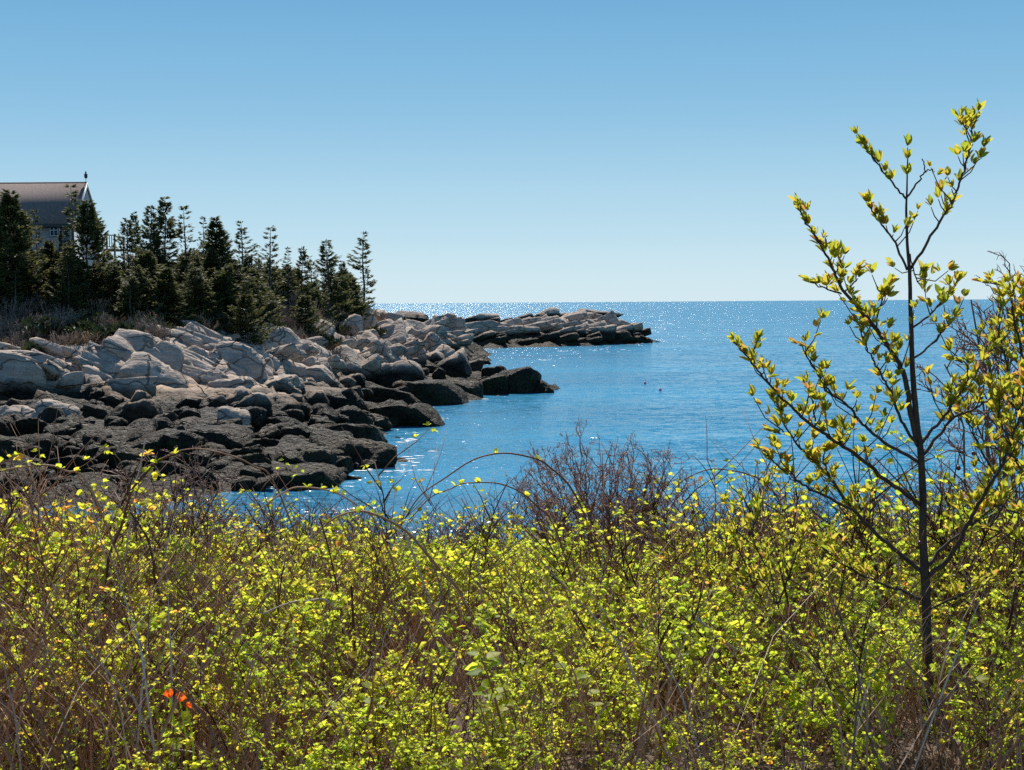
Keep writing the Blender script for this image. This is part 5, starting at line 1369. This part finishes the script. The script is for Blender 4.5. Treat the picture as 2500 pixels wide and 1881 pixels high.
# ------------------------------------------------------------------ broad leaved raspberry stalks close to the viewer
def raspberry(pts, Y, n, size, label, seed, name='raspberry_stalk'):
    r = np.random.default_rng(seed); P = px_path(pts, Y, .05); e = P[-1]; g = float(bluff(e[0], e[1]))
    if e[2] > g: P = np.vstack([P, [e[0], e[1], g - .03]])
    P = smooth_path(P, 5); O = P[-1].copy(); root = empty(name, O); tag(root, label, 'plant', 'broad leaved stalks at the front of the thicket')
    s = Soup(); v, f = tube(P - O, .003, .006, 5); s.add(v, f, .45); obj('stem', s.mesh('stem', [M['stem']]), root)
    for k in range(n):
        q = (k / n) ** .9 * len(P) * .8; i = min(int(q), len(P) - 2); p = P[i]
        a = k * 2.4 + r.uniform(-.4, .4); d = np.array([math.cos(a), math.sin(a) * .9, r.uniform(-.35, .45)]); sz = size * r.uniform(.65, 1.15) * (.75 if k < 3 else 1)
        V, F = leaf_shape(.46, .1, 1.05)
        V = V.copy(); V[1:8, 0] *= r.uniform(.85, 1.1, 7)
        obj('leaf', np_mesh('leaf', (V * sz) @ orient(d, r.normal(0, .35)).T + (p + d * .02 - O), F, [M['leaf']], None, np.full(len(V), np.clip(r.normal(.42, .16), 0, .8))), root)
raspberry([(1175, 1605), (1195, 1660), (1215, 1730), (1235, 1810), (1245, 1890)], 4.75, 45, 0.061, 'bright broad leaved stalk at the bottom beside the bare earth', 3)
raspberry([(1390, 1640), (1420, 1700), (1450, 1780), (1480, 1890)], 4.8, 30, 0.054, 'second broad leaved stalk right of the bright one', 4)
raspberry([(910, 1690), (900, 1750), (880, 1820), (860, 1900)], 4.9, 30, 0.050, 'broad leaved stalk left of the bare earth patch', 5)
raspberry([(2120, 1680), (2125, 1750), (2115, 1830), (2110, 1900)], 4.9, 21, 0.058, 'broad leaved stalk left of the young tree foot', 6)
raspberry([(2350, 1600), (2370, 1700), (2390, 1800), (2400, 1900)], 4.9, 27, 0.054, 'broad leaved stalk right of the young tree foot', 7)
raspberry([(150, 1700), (160, 1770), (170, 1850), (175, 1920)], 4.8, 27, 0.050, 'broad leaved stalk in the bottom left corner', 8)
raspberry([(430, 1750), (420, 1800), (400, 1900)], 4.8, 27, 0.050, 'broad leaved stalk just below the orange flowers', 9)
raspberry([(700, 1560), (705, 1640), (700, 1720)], 5.6, 24, 0.047, 'broad leaved stalk between the orange flowers and the forked stem', 10)

def tulip(u, v, Y, size, tilt, label, seed):
    r = np.random.default_rng(seed); p = pix(u, v, Y); g = float(bluff(p[0], Y)); O = np.array([p[0], Y, g])
    root = empty('orange_flower', O); tag(root, label, 'flower', 'orange flowers in the thicket')
    top = p - O
    s = Soup(); vv, f = tube(smooth_path(np.array([[0, 0, -.02], [top[0] + .02, 0, top[2] * .5], top]), 4), .004, .003, 5); s.add(vv, f, .25); obj('stem', s.mesh('stem', [M['leaf']]), root)
    for k in range(6):
        a = k * math.pi / 3 + .2; V = []
        for i in range(6):
            t = i / 5; w = math.sin(math.pi * min(.97, .12 + .86 * t)) * .42
            out = .12 + .42 * math.sin(t * 1.9) * (1 + .25 * (k % 2))
            for sgn in (-1, 0, 1):
                V.append([out * math.cos(a) - sgn * w * math.sin(a), out * math.sin(a) + sgn * w * math.cos(a), t * (1 - .06 * abs(sgn))])
        F = [q for i in range(5) for j in (0, 1) for q in ([i * 3 + j, i * 3 + j + 1, i * 3 + j + 4], [i * 3 + j, i * 3 + j + 4, i * 3 + j + 3])]
        V = np.array(V) * size; c, sn = math.cos(tilt), math.sin(tilt); V = np.stack([V[:, 0] * c + V[:, 2] * sn, V[:, 1], -V[:, 0] * sn + V[:, 2] * c], 1)
        obj('petal', np_mesh('petal', V + top, F, [M['petal']], None, np.tile(r.uniform(.1, .9), len(V))), root)
tulip(414, 1702, 4.72, .026, -.25, 'orange flower at left of the small group in the thicket', 1)
tulip(439, 1712, 4.70, .030, .25, 'largest orange flower, middle of the small group', 2)
tulip(456, 1726, 4.72, .017, .9, 'small tilted orange flower at right of the group', 3)

def build_hips():
    r = np.random.default_rng(8)
    V, F = ICO[3]
    hm = np_mesh('rose_hip', V * np.array([.5, .5, .56]), F, [M['hip']])
    spots = [(1343, 1533), (1395, 1560), (1508, 1467), (1523, 1545), (1537, 1538), (1555, 1505), (1600, 1505), (1652, 1447), (1682, 1530), (1460, 1505), (1664, 1768), (2060, 1395), (1862, 1515), (1935, 1640), (1927, 1642), (2323, 1435), (2301, 1360), (2246, 1327), (2392, 1368), (2301, 1850), (1692, 1250), (2377, 1108), (2340, 1143), (1800, 1390)]
    for u, v in spots:
        p = pix(u, v, r.uniform(5.2, 5.9))
        root = empty('rose_hip', p); tag(root, 'small round dark red rose hip hanging in the thicket', 'rose hip', 'rose hips in the thicket')
        o = obj('fruit', hm, root); o.scale = (.018,) * 3
        s = Soup(); a, f = tube(np.array([[0, 0, .008], [r.normal(0, .01), 0, .05]]), .0014, .001, 4); s.add(a, f, .3); obj('stalk', s.mesh('stalk', [M['stem']]), root)
build_hips()
